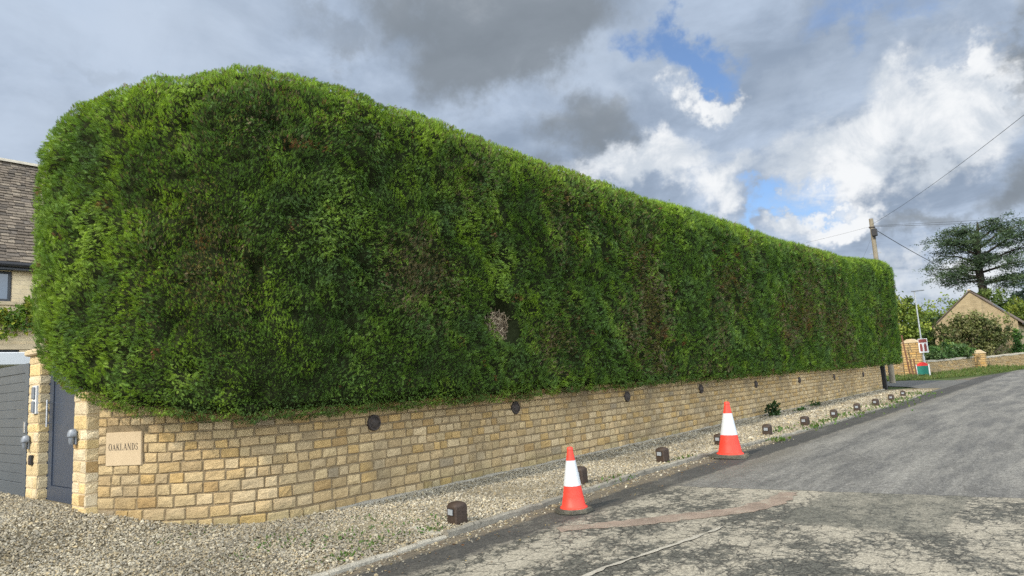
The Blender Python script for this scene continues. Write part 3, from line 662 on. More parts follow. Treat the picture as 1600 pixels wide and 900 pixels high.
def hedge_surface(qi, t):
    """position and normal at plan index (float) and profile parameter"""
    n_ = len(hX); i = np.floor(qi).astype(int) % n_; j = (i + 1) % n_; f = (qi - np.floor(qi))
    lerp = lambda A: A[i] * (1 - f[:, None]) + A[j] * f[:, None] if A.ndim == 2 else A[i] * (1 - f) + A[j] * f
    X, N, b, tp, r1, r2, bat = lerp(hX), unit(lerp(hN)), lerp(hb), lerp(ht), lerp(rb), lerp(rt), lerp(batter)
    a1, a2, a3, a4 = .06, .13, .72, .90
    ins = np.empty_like(t); z = np.empty_like(t); no = np.empty_like(t); nu = np.empty_like(t)
    m_ = t < a1; u = t / a1; ins[m_] = (r1 + .45 * (1 - u))[m_]; z[m_] = b[m_]; no[m_] = 0; nu[m_] = -1
    m_ = (t >= a1) & (t < a2); u = (t - a1) / (a2 - a1) * math.pi / 2; ins[m_] = (r1 * (1 - np.sin(u)))[m_]; z[m_] = (b + r1 * (1 - np.cos(u)))[m_]; no[m_] = np.sin(u)[m_]; nu[m_] = -np.cos(u)[m_]
    m_ = (t >= a2) & (t < a3); u = (t - a2) / (a3 - a2); zb_, zt_ = b + r1, tp - r2; ins[m_] = (bat * u)[m_]; z[m_] = (zb_ + (zt_ - zb_) * u)[m_]; no[m_] = 1; nu[m_] = .05
    m_ = (t >= a3) & (t < a4); u = (t - a3) / (a4 - a3) * math.pi / 2; ins[m_] = (bat + r2 * (1 - np.cos(u)))[m_]; z[m_] = (tp - r2 + r2 * np.sin(u))[m_]; no[m_] = np.cos(u)[m_]; nu[m_] = np.sin(u)[m_]
    m_ = t >= a4; u = (t - a4) / (1 - a4); ins[m_] = (bat + r2 + .55 * u)[m_]; z[m_] = (tp + .05 * u)[m_]; no[m_] = 0; nu[m_] = 1
    P = np.concatenate([X - N * ins[:, None], z[:, None]], 1); NN = unit(np.concatenate([N * no[:, None], nu[:, None]], 1))
    return P, NN
PIT = np.array([(-7.35, 8.75, 2.60, .33, .36)])       # the bare brown hole: y, z, half sizes
PITS = [(-7.3, 10.9, 3.1, .10), (-9.0, 3.1, 5.0, .12), (-7.3, 9.4, 2.85, .09), (-10.9, 2.9, 3.1, .08), (-7.3, 19.3, 4.0, .22), (-8.3, 3.5, 4.35, .08), (-7.4, 6.1, 5.2, .1), (-7.3, 12.5, 4.3, .1), (-7.3, 16, 3.2, .12), (-10.0, 2.8, 4.4, .08), (-7.4, 7.2, 4.3, .08), (-7.9, 3.9, 3.4, .07), (-7.3, 24, 3.4, .16), (-7.3, 29, 2.8, .15)]
def bumps(P):
    d = .05 * (fbm(P, .55, 31) - .5) + .08 * (fbm(P, 2.2, 41, 2) - .5) + .07 * (vnoise(P, 5.5, 51) - .5) + .06 * (vnoise(P, 11.0, 52) - .5) - .15 * np.clip((vnoise(P, 4.6, 53) - .66) * 5, 0, 1) - .10 * np.clip((vnoise(P, 8.5, 54) - .62) * 5, 0, 1)
    pit = np.zeros(len(P))
    for x, y, z, a, c in PIT: pit = np.maximum(pit, 1.25 - ((P[:, 1] - y) / a) ** 2 - ((P[:, 2] - z + .25 * (P[:, 1] - y)) / c) ** 2 - 5 * (P[:, 0] < -9))
    sp = np.zeros(len(P))
    for x, y, z, r in PITS: sp = np.maximum(sp, 1 - (((P - (x, y, z)) / (.9, r, r * .8) if x > -7.6 else (P - (x, y, z)) / (r, .9, r * .8)) ** 2).sum(1))
    return d, np.clip(pit, 0, 1), np.clip(sp, 0, 1)
hedge = thing('hedge', (-9.3, 5.3, 0), 'huge smoothly clipped green conifer hedge overhanging the stone wall', 'hedge')
hinv = np.array(hedge.location)
# inner mass of the hedge, coloured near black to deepen shade in the gaps
n_ = len(hX); ii, tt = np.meshgrid(np.arange(n_, dtype=float), np.linspace(0, 1, 60), indexing='ij')
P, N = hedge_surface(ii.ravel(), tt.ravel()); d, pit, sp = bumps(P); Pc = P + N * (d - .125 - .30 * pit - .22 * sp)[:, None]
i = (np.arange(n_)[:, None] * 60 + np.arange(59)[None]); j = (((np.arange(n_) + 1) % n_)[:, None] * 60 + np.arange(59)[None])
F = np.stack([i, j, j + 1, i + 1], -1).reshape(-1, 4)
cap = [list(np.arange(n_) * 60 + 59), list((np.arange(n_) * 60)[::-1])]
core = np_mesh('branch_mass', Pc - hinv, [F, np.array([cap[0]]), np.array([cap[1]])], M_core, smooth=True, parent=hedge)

CAM = np.array((0, 0, 1.6))
# face area per parameter cell, to sample evenly by size in view
G = P.reshape(n_, 60, 3); e1 = np.roll(G, -1, 0) - G; e2 = np.diff(G, axis=1); area = np.linalg.norm(np.cross(e1[:, :-1], e2), axis=2)
Nc = N.reshape(n_, 60, 3)[:, :-1]; Gc = G[:, :-1]; view = CAM - Gc; dist = np.linalg.norm(view, axis=2); facing = (Nc * view).sum(2) / dist
size_c = np.clip(.042 * dist / 8.0, .039, .135)
dens = np.where(facing > -.30, 5.2 / size_c ** 2, 6.0)
dens = np.where((facing > -.30) & (facing <= 0.0), dens * .6, dens)
lam = (area * dens); lam[area > .2] = 0; tot = RNG.poisson(lam)
ci, cj = np.nonzero(tot); rep = tot[ci, cj]; ci = np.repeat(ci, rep); cj = np.repeat(cj, rep); n = len(ci)
P, N = hedge_surface(ci + RNG.random(n), (cj + RNG.random(n)) / 59.0)
d, pit, sp = bumps(P)
keep = (pit < .12 + .2 * RNG.random(n)) & (sp < .35 * RNG.random(n) + .1); P, N, d, pit = P[keep], N[keep], d[keep], pit[keep]; n = len(P)
sz = np.clip(.042 * np.linalg.norm(P - CAM, axis=1) / 8.0, .039, .135) * RNG.uniform(.8, 1.7, n) * np.where(N[:, 2] < -.2, .72, 1)
surf = P + N * (d + np.where(RNG.random(n) < .30, RNG.uniform(-.11, -.02, n), RNG.uniform(-.03, .012, n)))[:, None]
flow = np.stack([fbm(P, 1.6, 60, 2), fbm(P, 1.6, 70, 2), fbm(P, 1.6, 80, 2)], 1) - .5
ax = unit(N * .80 + np.array((0, 0, .34)) + 2.0 * flow + RNG.normal(0, .34, (n, 3)))
P = surf - ax * (sz * .93)[:, None]
side = unit(np.cross(ax, unit(RNG.normal(0, .75, (n, 3)) + N * .9 + np.array((0, 0, .35)))))
def frond(lo):
    """flat spray of pointed leaflets: (along, across) quads"""
    q = []
    def leaf(x0, y0, x1, y1, w):
        dx, dy = x1 - x0, y1 - y0; l = math.hypot(dx, dy); nx, ny = -dy / l * w, dx / l * w; mx, my = x0 + dx * .45, y0 + dy * .45
        q.append([(x0, y0), (mx + nx, my + ny), (x1, y1), (mx - nx, my - ny)])
    leaf(0, 0, 1.0, 0, .045)
    for a, s_, l in ((.10, 1, .50), (.18, -1, .52), (.34, 1, .46), (.42, -1, .44), (.60, 1, .32), (.66, -1, .30))[:lo]: leaf(a, 0, a + l * .80, s_ * l * .50, .040)
    return np.array(q)
def foliage_mesh(P, ax, side, sz, tmpl, curl=.18):
    k = len(tmpl); nrm = np.cross(ax, side)
    a = tmpl[..., 0].ravel(); b = tmpl[..., 1].ravel(); c = -curl * a ** 2
    V = P[:, None] + sz[:, None, None] * (ax[:, None] * a[None, :, None] + side[:, None] * b[None, :, None] + nrm[:, None] * (c + .12 * np.abs(b))[None, :, None])
    return V.reshape(-1, 3), np.arange(len(P) * k * 4).reshape(-1, 4), k * 4
# green tones by noise, bronze scorched patches; lime also paints sunlight by facing
g1 = 1.25 * fbm(P, .55, 101) - .125; g2 = fbm(P, 3.2, 111, 2); rnd = RNG.random(n)
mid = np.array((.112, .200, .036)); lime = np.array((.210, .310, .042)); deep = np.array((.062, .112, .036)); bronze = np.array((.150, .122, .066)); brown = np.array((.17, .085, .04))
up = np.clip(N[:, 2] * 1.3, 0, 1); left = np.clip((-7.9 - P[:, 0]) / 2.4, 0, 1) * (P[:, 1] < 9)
w_l = np.clip(.07 + .62 * up + .40 * left + 2.2 * (g2 - .5) + 1.1 * (g1 - .52) + .5 * (rnd - .5), 0, 1)  # top and left-end sprays tinted lime as if sunlit
w_d = np.clip(.42 - .45 * left - .5 * up + 1.8 * (.5 - g2) + .5 * (RNG.random(n) - .5), 0, 1)  # deep green held off the top and left end, so the face reads shaded
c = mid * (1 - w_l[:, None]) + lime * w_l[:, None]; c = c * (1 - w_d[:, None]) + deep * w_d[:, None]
face = (P[:, 0] > -8.2) * np.clip((5.2 - P[:, 2]) / 2.0, 0, 1)
scorch = np.clip((fbm(P * (1, 1, .7), .42, 131) - .49) * 5.5, 0, 1) * (.25 + .75 * face) * (N[:, 2] > -.15)
for y, z, a, c_ in ((13.6, 2.55, 1.3, 1.1), (14.4, 3.1, .9, .9), (19.2, 3.8, 1.7, 1.0), (10.2, 2.2, .9, .6), (24, 3.0, 2.2, 1.2), (6.9, 3.2, .9, .9), (30, 3.0, 2.5, 1.3)):
    scorch = np.maximum(scorch, .85 * np.clip(1.1 - ((P[:, 1] - y) / a) ** 2 - ((P[:, 2] - z) / c_) ** 2, 0, 1) * (P[:, 0] > -8.4) * np.clip(2.2 * vnoise(P, 2.6, 17) - .3, 0, 1) * (N[:, 2] > -.15))
sm = (RNG.random(n) < .82 * scorch)[:, None]; c = np.where(sm, bronze * RNG.uniform(.7, 1.25, (n, 1)), c)
red = (vnoise(P, 3.7, 151) > .885) & (RNG.random(n) < .45); c = np.where(red[:, None], brown, c)
c = np.where(((vnoise(P, 2.9, 171) > .80) & (scorch > .5) & (RNG.random(n) < .5))[:, None], brown * .9, c)
c = c * RNG.uniform(.62, 1.42, (n, 1))
dcam = np.linalg.norm(P - CAM, axis=1); nearm = dcam < 17
VV = []; FF = []; CC = []; o = 0
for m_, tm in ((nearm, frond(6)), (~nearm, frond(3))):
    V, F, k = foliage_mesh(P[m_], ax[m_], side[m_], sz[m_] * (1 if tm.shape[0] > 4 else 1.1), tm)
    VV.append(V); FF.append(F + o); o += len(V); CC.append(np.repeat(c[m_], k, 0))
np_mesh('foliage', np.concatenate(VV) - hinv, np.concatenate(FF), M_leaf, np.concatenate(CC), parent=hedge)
print('hedge fronds', n, 'quads', sum(len(f) for f in FF))
def sticks(P0, P1, r, cols, name, m, parent=None, inv=0):
    """thin three sided sticks in one mesh"""
    n = len(P0); d = unit(P1 - P0); a = unit(np.cross(d, np.array((.3, .5, .8)))); b = np.cross(d, a); V = []
    for base, rr in ((P0, r), (P1, r * .5)):
        for k in range(3): V.append(base + (a * math.cos(k * 2.094) + b * math.sin(k * 2.094)) * rr[:, None])
    V = np.stack(V, 1).reshape(-1, 3); f = np.array([(0, 1, 4, 3), (1, 2, 5, 4), (2, 0, 3, 5)])
    F = (f[None] + (np.arange(n) * 6)[:, None, None]).reshape(-1, 4)
    return np_mesh(name, V - inv, F, m, np.repeat(cols, 6, 0), parent=parent)
k = 620; px_, py_, pz_, pa, pc = PIT[0]
p0 = np.stack([px_ - .26 + RNG.uniform(-.07, .08, k), py_ + .07 + RNG.uniform(-1, 1, k) * pa * .8, pz_ + RNG.uniform(-.95, .45, k) * pc], 1)
p1 = p0 + unit(RNG.normal(0, 1, (k, 3)) * (.18, 1, .8) + (.05, .25, -.45)) * RNG.uniform(.07, .16, (k, 1))
cc = np.array([(.32, .25, .17), (.22, .165, .11), (.42, .35, .25), (.13, .10, .07)])[RNG.integers(0, 4, k)] * RNG.uniform(.8, 1.2, (k, 1))
tag(sticks(p0, p1, RNG.uniform(.004, .009, k), cc, 'bare_twigs', M_twig, hedge, hinv), 'bare brown twigs showing in a hole in the hedge face')

# ------------------------------------------------------------------ cones and bollards
def cone(loc, H, bw, nb, label, rz=0):
    o = thing('traffic_cone', loc, label, 'traffic cone', None, rz)
    r0 = bw * .335; r1 = H * .038; bh = H * .055; r_at = lambda z: r0 + (r1 - r0) * ((z - bh) / (H - bh))
    b = MB()
    if nb == 8:
        for (k, z0, z1) in ((1, 0, bh * .55), (.93, bh * .55 + .001, bh)): b.prism([(bw * .54 * k * math.cos(rad(22.5 + 45 * i)), bw * .54 * k * math.sin(rad(22.5 + 45 * i)), z0) for i in range(8)], (0, 0, z1 - z0))
    else:
        h_ = bw / 2; c_ = bw * .16
        for (k, z0, z1) in ((1, 0, bh * .6), (.95, bh * .6 + .001, bh)):
            b.prism([(x * k, y * k, z0) for x, y in ((-h_ + c_, -h_), (h_ - c_, -h_), (h_, -h_ + c_), (h_, h_ - c_), (h_ - c_, h_), (-h_ + c_, h_), (-h_, h_ - c_), (-h_, -h_ + c_))], (0, 0, z1 - z0))
    b.build('base', M_rubber, o)
    zb, zt = H * .40, H * .79
    MB().lathe([(r0 * 1.13, bh), (r0 * 1.12, bh + .012), (r_at(bh + .03) * 1.01, bh + .03), (r_at(H * .23), H * .23), (r_at(H * .232) * .985, H * .232), (r_at(zb), zb)], n=40).build('lower_body', M_red, o, True)
    MB().lathe([(r_at(zb) + .004, zb), (r_at(zt) + .004, zt)], n=40).build('white_sleeve', M_whiteband, o, True)
    MB().lathe([(r_at(zt), zt + .0005), (r_at(H * .955), H * .955), (r1 * 1.35, H * .957), (r1 * 1.25, H * .985), (r1 * .9, H), (r1 * .7, H), (r1 * .7, H - .03)], n=32).build('tip', M_red, o, True)
    return o
cone((-4.85, 6.82, .012), .745, .43, 8, 'smaller red and white traffic cone on octagonal base nearest camera', rad(8))
c2 = cone((-5.00, 11.92, .012), .965, .62, 4, 'taller red and white traffic cone on wide grey base further up the kerb', rad(12)); c2.rotation_euler = (rad(-1), rad(1.5), rad(12))
bol = [(-5.64, 5.65), (-5.86, 8.45), (-5.79, 10.9), (-5.85, 13.5), (-5.63, 15.6), (-5.46, 17.8), (-5.38, 20.1), (-5.42, 22.8), (-5.38, 25.1), (-5.42, 27.7), (-5.55, 30.6)]
bll = ['short brown bollard on the gravel nearest the camera, left of both cones', 'short brown bollard standing right behind the smaller traffic cone', 'short brown bollard on the gravel midway between the two traffic cones',
       'short brown bollard almost hidden behind the taller traffic cone', 'short brown bollard first to the right of the taller traffic cone', 'brown bollard second to the right of the taller traffic cone',
       'brown bollard third to the right of the taller traffic cone, past the leafy weed', 'brown bollard fourth to the right of the taller traffic cone', 'brown bollard third from the far corner of the gravel strip',
       'brown bollard second from the far corner of the gravel strip', 'tiny farthest brown bollard at the far corner of the gravel strip']
b0 = None
for i, (x, y) in enumerate(bol):
    if b0 is None:
        b0 = o = thing('bollard', (x, y, 0), bll[0], 'bollard', 'short brown bollards along the gravel edge')
        w = .088; V = []; F = []
        prof = [(1.0, -.05), (1.0, .215), (.97, .232), (.86, .250), (.55, .268), (.12, .274)]; ch = .016
        for k, z in prof:
            a = w * k; c_ = ch * k; V += [(-a + c_, -a, z), (a - c_, -a, z), (a, -a + c_, z), (a, a - c_, z), (a - c_, a, z), (-a + c_, a, z), (-a, a - c_, z), (-a, -a + c_, z)]
        for r_ in range(len(prof) - 1): F += [(r_ * 8 + j, r_ * 8 + (j + 1) % 8, r_ * 8 + 8 + (j + 1) % 8, r_ * 8 + 8 + j) for j in range(8)]
        F.append(tuple(range((len(prof) - 1) * 8, len(prof) * 8))); MB().add(V, F).build('post', M_bollard, o, True)
        MB().box(-.052, .052, -w - .008, -w + .002, .128, .206, .004).build('reflector_holder', M_black, o); rf = MB().box(-.043, .043, -w - .012, -w - .0085, .136, .198).build('reflector', M_reflector, o)
    else:
        o = copy_tree(b0); o.location = (x, y, random.uniform(-.012, .01)); o['label'] = bll[i]
    o.rotation_euler = (random.uniform(-.03, .03), random.uniform(-.03, .03), rad(random.uniform(-12, 8)))
b0.rotation_euler = (0, .02, rad(-8))
ep = thing('end_post', (-7.66, 38.15, 0), 'dark post at the far end of the stone wall', 'post'); MB().box(-.10, .10, -.10, .10, 0, 1.42, .01).build('shaft', M_black, ep); MB().box(-.12, .12, -.12, .12, 1.42, 1.47, .01).build('cap', M_black, ep)

# ------------------------------------------------------------------ plants
def leaf_quads(P, sz, cols, name, m, parent=None, inv=0, up=0., flat=0., aspect=.55):
    n = len(P); ax = unit(RNG.normal(0, 1, (n, 3)) * (1, 1, 1 - flat) + (0, 0, up)); sd = unit(np.cross(ax, RNG.normal(0, 1, (n, 3)) * (1 - flat, 1 - flat, 1) + 1e-3))
    t = np.array([(0, 0), (.45, aspect / 2), (1, 0), (.45, -aspect / 2)]); nr = np.cross(ax, sd)
    V = P[:, None] + sz[:, None, None] * (ax[:, None] * t[None, :, :1] + sd[:, None] * t[None, :, 1:] + nr[:, None] * np.array([0, .08, -.05, .08])[None, :, None])
    return np_mesh(name, V.reshape(-1, 3) - inv, np.arange(n * 4).reshape(-1, 4), m, np.repeat(cols, 4, 0), parent=parent)
def crown_points(blobs, n, clump, spread=1.0):
    """clumpy points through ellipsoids, denser near their skins"""
    w = np.array([b[3] * b[4] * b[5] for b in blobs]) ** .7; k = RNG.choice(len(blobs), clump, p=w / w.sum()); B_ = np.array(blobs)[k]
    c = B_[:, :3] + unit(RNG.normal(0, 1, (clump, 3))) * (RNG.random((clump, 1)) ** .38) * B_[:, 3:6]
    rr = (B_[:, 3:6].mean(1) * RNG.uniform(.10, .24, clump))[:, None] * spread
    i = RNG.integers(0, clump, n); return c[i] + RNG.normal(0, 1, (n, 3)) * rr[i] * .55, i
def plant(name, loc, label, cat, blobs, n, clump, leaf, cols, trunk=None, group=None, up=.2, vary=.35, spread=1.0):
    o = thing(name, loc, label, cat, group)
    P, ci = crown_points(blobs, n, clump, spread); P[:, 2] = np.maximum(P[:, 2], .02); cols = np.array(cols); cl = RNG.integers(0, len(cols), clump); cv = RNG.uniform(1 - vary, 1 + vary, clump)
    c = cols[cl[ci]] * cv[ci][:, None] * RNG.uniform(.75, 1.25, (n, 1))
    leaf_quads(P, leaf * RNG.uniform(.6, 1.3, n), c, 'crown' if trunk else 'foliage', M_leaf2, o, up=up)
    if trunk:
        m_ = MB()
        for pts, rs in trunk: m_.tube(pts, rs, 7)
        m_.build('trunk', M_bark, o, True)
    return o
# weeds by the wall and the kerb
G3 = [(.030, .070, .016), (.045, .095, .02), (.022, .05, .014)]
plant('leafy_weed', (-7.45, 21.3, 0), 'dark bushy weed growing against the foot of the stone wall', 'weed', [(0, 0, .2, .19, .2, .18), (.05, .08, .34, .11, .11, .12), (.1, -.18, .12, .16, .18, .12)], 330, 34, .11, G3, up=.4)
plant('small_weed', (-7.45, 25.7, 0), 'small dark weed at the wall foot beyond the bushy one', 'weed', [(0, 0, .10, .2, .2, .11)], 90, 14, .10, G3)
plant('small_weed', (-7.25, 23.2, 0), 'small low weed on the gravel beside the bushy one', 'weed', [(0, 0, .06, .24, .2, .07)], 90, 14, .09, [(.05, .11, .02), (.03, .08, .02)])
# creeping green weeds on the gravel and along the kerb
pts = []
for (x, y, r, k) in ((-5.75, 4.65, .18, 60), (-6.3, 4.5, .25, 70), (-6.9, 4.2, .2, 40), (-5.62, 5.2, .12, 60), (-6.6, 3.8, .25, 50), (-5.6, 4.1, .15, 60), (-8.2, 3.7, .3, 26), (-6.3, 5.2, .3, 50), (-5.9, 5.7, .2, 30), (-6.9, 5.2, .3, 26),
                     (-10.6, 3.9, .3, 40), (-11.5, 3.75, .15, 40), (-5.5, 8.9, .25, 40), (-5.6, 11.2, .2, 30), (-5.6, 16.4, .4, 60), (-5.3, 18.6, .5, 80), (-5.2, 21, .5, 90), (-5.15, 24, .8, 90), (-5.1, 26.4, .6, 90), (-5.15, 28.8, .6, 80), (-5.2, 31.6, .6, 90), (-5.6, 32.5, .5, 60), (-5.1, 17.3, .2, 60), (-5.0, 14.4, .2, 40)):
    pts.append(np.stack([RNG.normal(x, r * .5, k), RNG.normal(y, r, k), RNG.uniform(.03, .055, k)], 1))
pts = np.concatenate(pts); cw = np.array([(.055, .12, .022), (.085, .15, .03), (.10, .13, .04)])[RNG.integers(0, 3, len(pts))]
tag(leaf_quads(pts, .045 * np.clip(pts[:, 1] / 8, .8, 1.8) * RNG.uniform(.6, 1.4, len(pts)), cw, 'gravel_weeds', M_leaf2, up=.8), kind='stuff')
# fallen leaves in the gutter and on the gravel
n = 420; yy = RNG.uniform(2.6, 12, n); q = np.stack([kerb_x(yy) + RNG.normal(.10, .30, n), yy, np.full(n, .05)], 1); q[:, 2] = np.where(q[:, 0] > kerb_x(q[:, 1]), .014, .055)
tag(leaf_quads(q, RNG.uniform(.02, .045, n), np.array([(.22, .15, .06), (.16, .10, .05), (.28, .22, .10), (.12, .07, .04)])[RNG.integers(0, 4, n)], 'leaf_litter', M_twig, flat=.9), kind='stuff')

# ------------------------------------------------------------------ house on the left
hs = thing('house', (-24.3, 6, 0), 'pale stone house with brown slate roof behind the gate', 'house')
def brick_mat(name, c1, c2, mortar, sx, bw=.45, rh=.15, rot=(0, 0, 0)):
    M = bpy.data.materials.new(name); M.use_nodes = True; t = NT(M.node_tree); p = M.node_tree.nodes['Principled BSDF']
    o = t.new('ShaderNodeTexCoord').outputs['Object']; x, y, z = t.sep(o)
    vec = t.comb(t.m('ADD', x, y) if sx == 'xy' else (y if sx == 'y' else x), z, 0.0); b = t.new('ShaderNodeTexBrick'); t.set(b.inputs['Vector'], vec)
    for k, v in (('Color1', c1), ('Color2', c2), ('Mortar', mortar)): b.inputs[k].default_value = (*v, 1)
    b.inputs['Scale'].default_value = 1; b.inputs['Brick Width'].default_value = bw; b.inputs['Row Height'].default_value = rh; b.inputs['Mortar Size'].default_value = .008; b.inputs['Bias'].default_value = -.1
    c = t.v('SCALE', b.outputs[0], scale=t.mr(t.noise(o, 1.3, 6, .65), .25, .75, .72, 1.25, False)); t.set(p.inputs['Base Color'], c); p.inputs['Roughness'].default_value = .9; p.inputs['Specular IOR Level'].default_value = .2
    bp = t.new('ShaderNodeBump'); bp.inputs['Strength'].default_value = .5; bp.inputs['Distance'].default_value = .01; t.set(bp.inputs['Height'], t.m('ADD', t.m('MULTIPLY', b.outputs['Fac'], -.8), t.noise(o, 30, 4))); t.l.new(bp.outputs[0], p.inputs['Normal'])
    return M
M_housewall = brick_mat('house_stone', (.70, .57, .37), (.64, .50, .31), (.56, .46, .32), 'y', .42, .14)
def wall_with_holes(y0, y1, z0, z1, holes, m, parent, name, x=0, th=.35):
    yb = sorted({y0, y1, *[h[0] for h in holes], *[h[1] for h in holes]}); zb = sorted({z0, z1, *[h[2] for h in holes], *[h[3] for h in holes]}); b = MB()
    for a, c in zip(yb, yb[1:]):
        for e, f in zip(zb, zb[1:]):
            if not any(h[0] <= (a + c) / 2 <= h[1] and h[2] <= (e + f) / 2 <= h[3] for h in holes): b.box(x - th, x, a, c, e, f)
    return b.build(name, m, parent)
holes = [(-1.35, .0, 4.80 , 5.72), (-1.2, .25, 1.2, 3.36), (3.2, 4.5, 4.6, 5.72)]
wall_with_holes(-9, 9, 0, 5.95, holes, M_housewall, hs, 'wall')
for (a, c, e, f) in holes:
    w = MB().box(-.16, -.08, a + .002, a + .08, e, f).box(-.16, -.08, c - .08, c - .002, e, f).box(-.16, -.08, a + .08, c - .08, f - .08, f - .002).box(-.16, -.08, a + .08, c - .08, e + .002, e + .08).build('window', M_frame, hs)
    MB().box(-.13, -.11, a + .081, c - .081, e + .081, f - .081).build('pane', M_glass, w); MB().box(-.07, .05, a - .1, c + .1, e - .11, e - .003).build('sill', M_ashlar, w)
MB().box(.004, .05, -1.5, .85, 3.37, 3.53).build('lintel', M_ashlar, hs)
# slate roof in real courses
roof = []
slope = math.atan2(4.0, 3.55); nrow = 36; V = []; F = []; C = []
z_e, x_e = 5.93, .32; Ls = math.hypot(4.05, 3.9); r = np.random.default_rng(4)
for k in range(nrow):
    a0 = k / nrow * Ls; a1 = a0 + Ls / nrow * 1.35; y = -9 - r.uniform(0, .3)
    while y < 9:
        w = r.uniform(.17, .36) * (1 - .35 * k / nrow); j = r.normal(0, .016); th = r.uniform(.030, .055); o = len(V)
        for (a, hh) in ((a0 + j, 0.0), (a0 + j, th), (a1, .004), (a1, -.012)):
            xx = x_e - (a * math.cos(slope)) + hh * math.sin(slope) ; zz = z_e + a * math.sin(slope) + hh * math.cos(slope)
            V += [(xx, y + .006, zz), (xx, y + w - .006, zz)]
        F += [(o, o + 1, o + 3, o + 2), (o + 2, o + 3, o + 5, o + 4), (o, o + 2, o + 4, o + 6), (o + 1, o + 7, o + 5, o + 3), (o + 4, o + 5, o + 7, o + 6)]
        cc = np.array([(.155, .128, .100), (.13, .108, .086), (.185, .155, .12), (.11, .094, .078)])[r.integers(0, 4)] * r.uniform(.8, 1.2); C += [cc] * 8; y += w
np_mesh('roof', np.array(V), np.array(F), M_slate, np.array(C), parent=hs)
xr = x_e - Ls * math.cos(slope); zr = z_e + Ls * math.sin(slope)
MB().prism([(xr - .16, -9.1, zr - .04), (xr + .02, -9.1, zr + .10), (xr + .18, -9.1, zr - .04)], (0, 18.2, 0)).build('ridge', M_concrete, hs)
MB().prism([(x_e - .1, -9, z_e - .12), (xr, -9, zr - .1), (2 * xr - x_e + .1, -9, z_e - .12)], (0, 18, 0)).build('roof_core', M_black, hs)
MB().tube([(.40, -9.1, 5.86), (.40, 9.1, 5.86)], .075, 10).build('gutter', M_black, hs, True); MB().box(.05, .30, -9, 9, 5.72, 5.90).build('fascia', M_frame, hs)
MB().box(-7, -.36, -8.95, 8.95, 0, 5.6).build('interior', M_black, hs)
Y3 = [(.16, .25, .028), (.24, .31, .035), (.10, .18, .025), (.30, .31, .04), (.07, .13, .022)]
plant('creeper', (-24.15, 6.3, 3.55), 'yellow green creeper trained across the house wall above the lower window', 'climbing plant', [(.05, -1.4, .62, .22, .8, .42), (.1, -.3, .62, .26, .8, .52), (.1, .8, .75, .28, .8, .6), (.1, 1.9, .9, .25, .9, .7), (.1, .1, 1.1, .15, .3, .25)], 3400, 240, .15, Y3, up=-.1)
cn = thing('canopy', (-22.6, 5.6, 0), 'white painted porch canopy showing over the gate top', 'canopy')
MB().box(-1.6, .7, -2.6, 1.05, 2.78, 3.12, .02).build('roof_slab', M_white, cn)
for y in (-2.4, .85): MB().box(.50, .60, y, y + .1, 0, 2.778).build('post', M_white, cn)

# ------------------------------------------------------------------ far layout
YG = [(.16, .21, .035), (.21, .25, .04), (.10, .15, .028), (.13, .185, .032)]
DG = [(.028, .055, .016), (.040, .075, .020), (.050, .09, .02), (.02, .042, .014)]
OL = [(.10, .125, .04), (.135, .15, .05), (.075, .095, .032), (.16, .16, .07), (.055, .075, .025)]
BARN = (-6.8, 72, 0, 3.75, 6.6)
CEDAR = (-8.0, 99.7)
LIMBS = [(10.0, 180, 4.9, .9), (11.0, 168, 4.3, 1.6), (12.0, 187, 4.1, 2.0), (13.2, 172, 3.1, 2.0), (9.3, 200, 3.6, .6), (8.8, 158, 3.4, .2), (14.2, 195, 2.6, 1.2), (14.8, 0, 1.8, .7), (13.5, 12, 3.6, 1.8), (12.6, -10, 5.2, 2.3),
         (11.6, 6, 6.6, 2.6), (10.8, 18, 7.2, 1.8), (9.8, -16, 6.6, .8), (8.4, 2, 5.2, .3), (8.6, 24, 6.5, .2), (12, 265, 3, 1.5), (10.4, 285, 3.6, .8), (11, 90, 3.5, 1), (13.6, 250, 2.5, 1.4), (9.2, 180, 4.2, .2), (12.4, 150, 3.8, 1.9)]
CABLES = [((4.0, 14.0, 8.3), .35, 'black cable running from the pole up out of the top right of the picture', 9.95, .008),
          ((14, 72, 11.4), .3, 'upper of the thin level cables running right from the pole above the cedar', 9.88, .010),
          ((14, 70, 10.7), .35, 'lower of the thin level cables running right from the pole', 9.82, .012),
          ((-5.6, 74, 7.4), .35, 'thicker dark cable slanting down from the pole towards the barn', 9.76, .022),
          ((-22, 40, 8.2), .3, 'thin cable running left from the pole behind the hedge', 9.85, .006),
          ((-12.5, 47, 3.0), .1, 'thin steep stay wire falling left from the pole', 9.3, .005)]
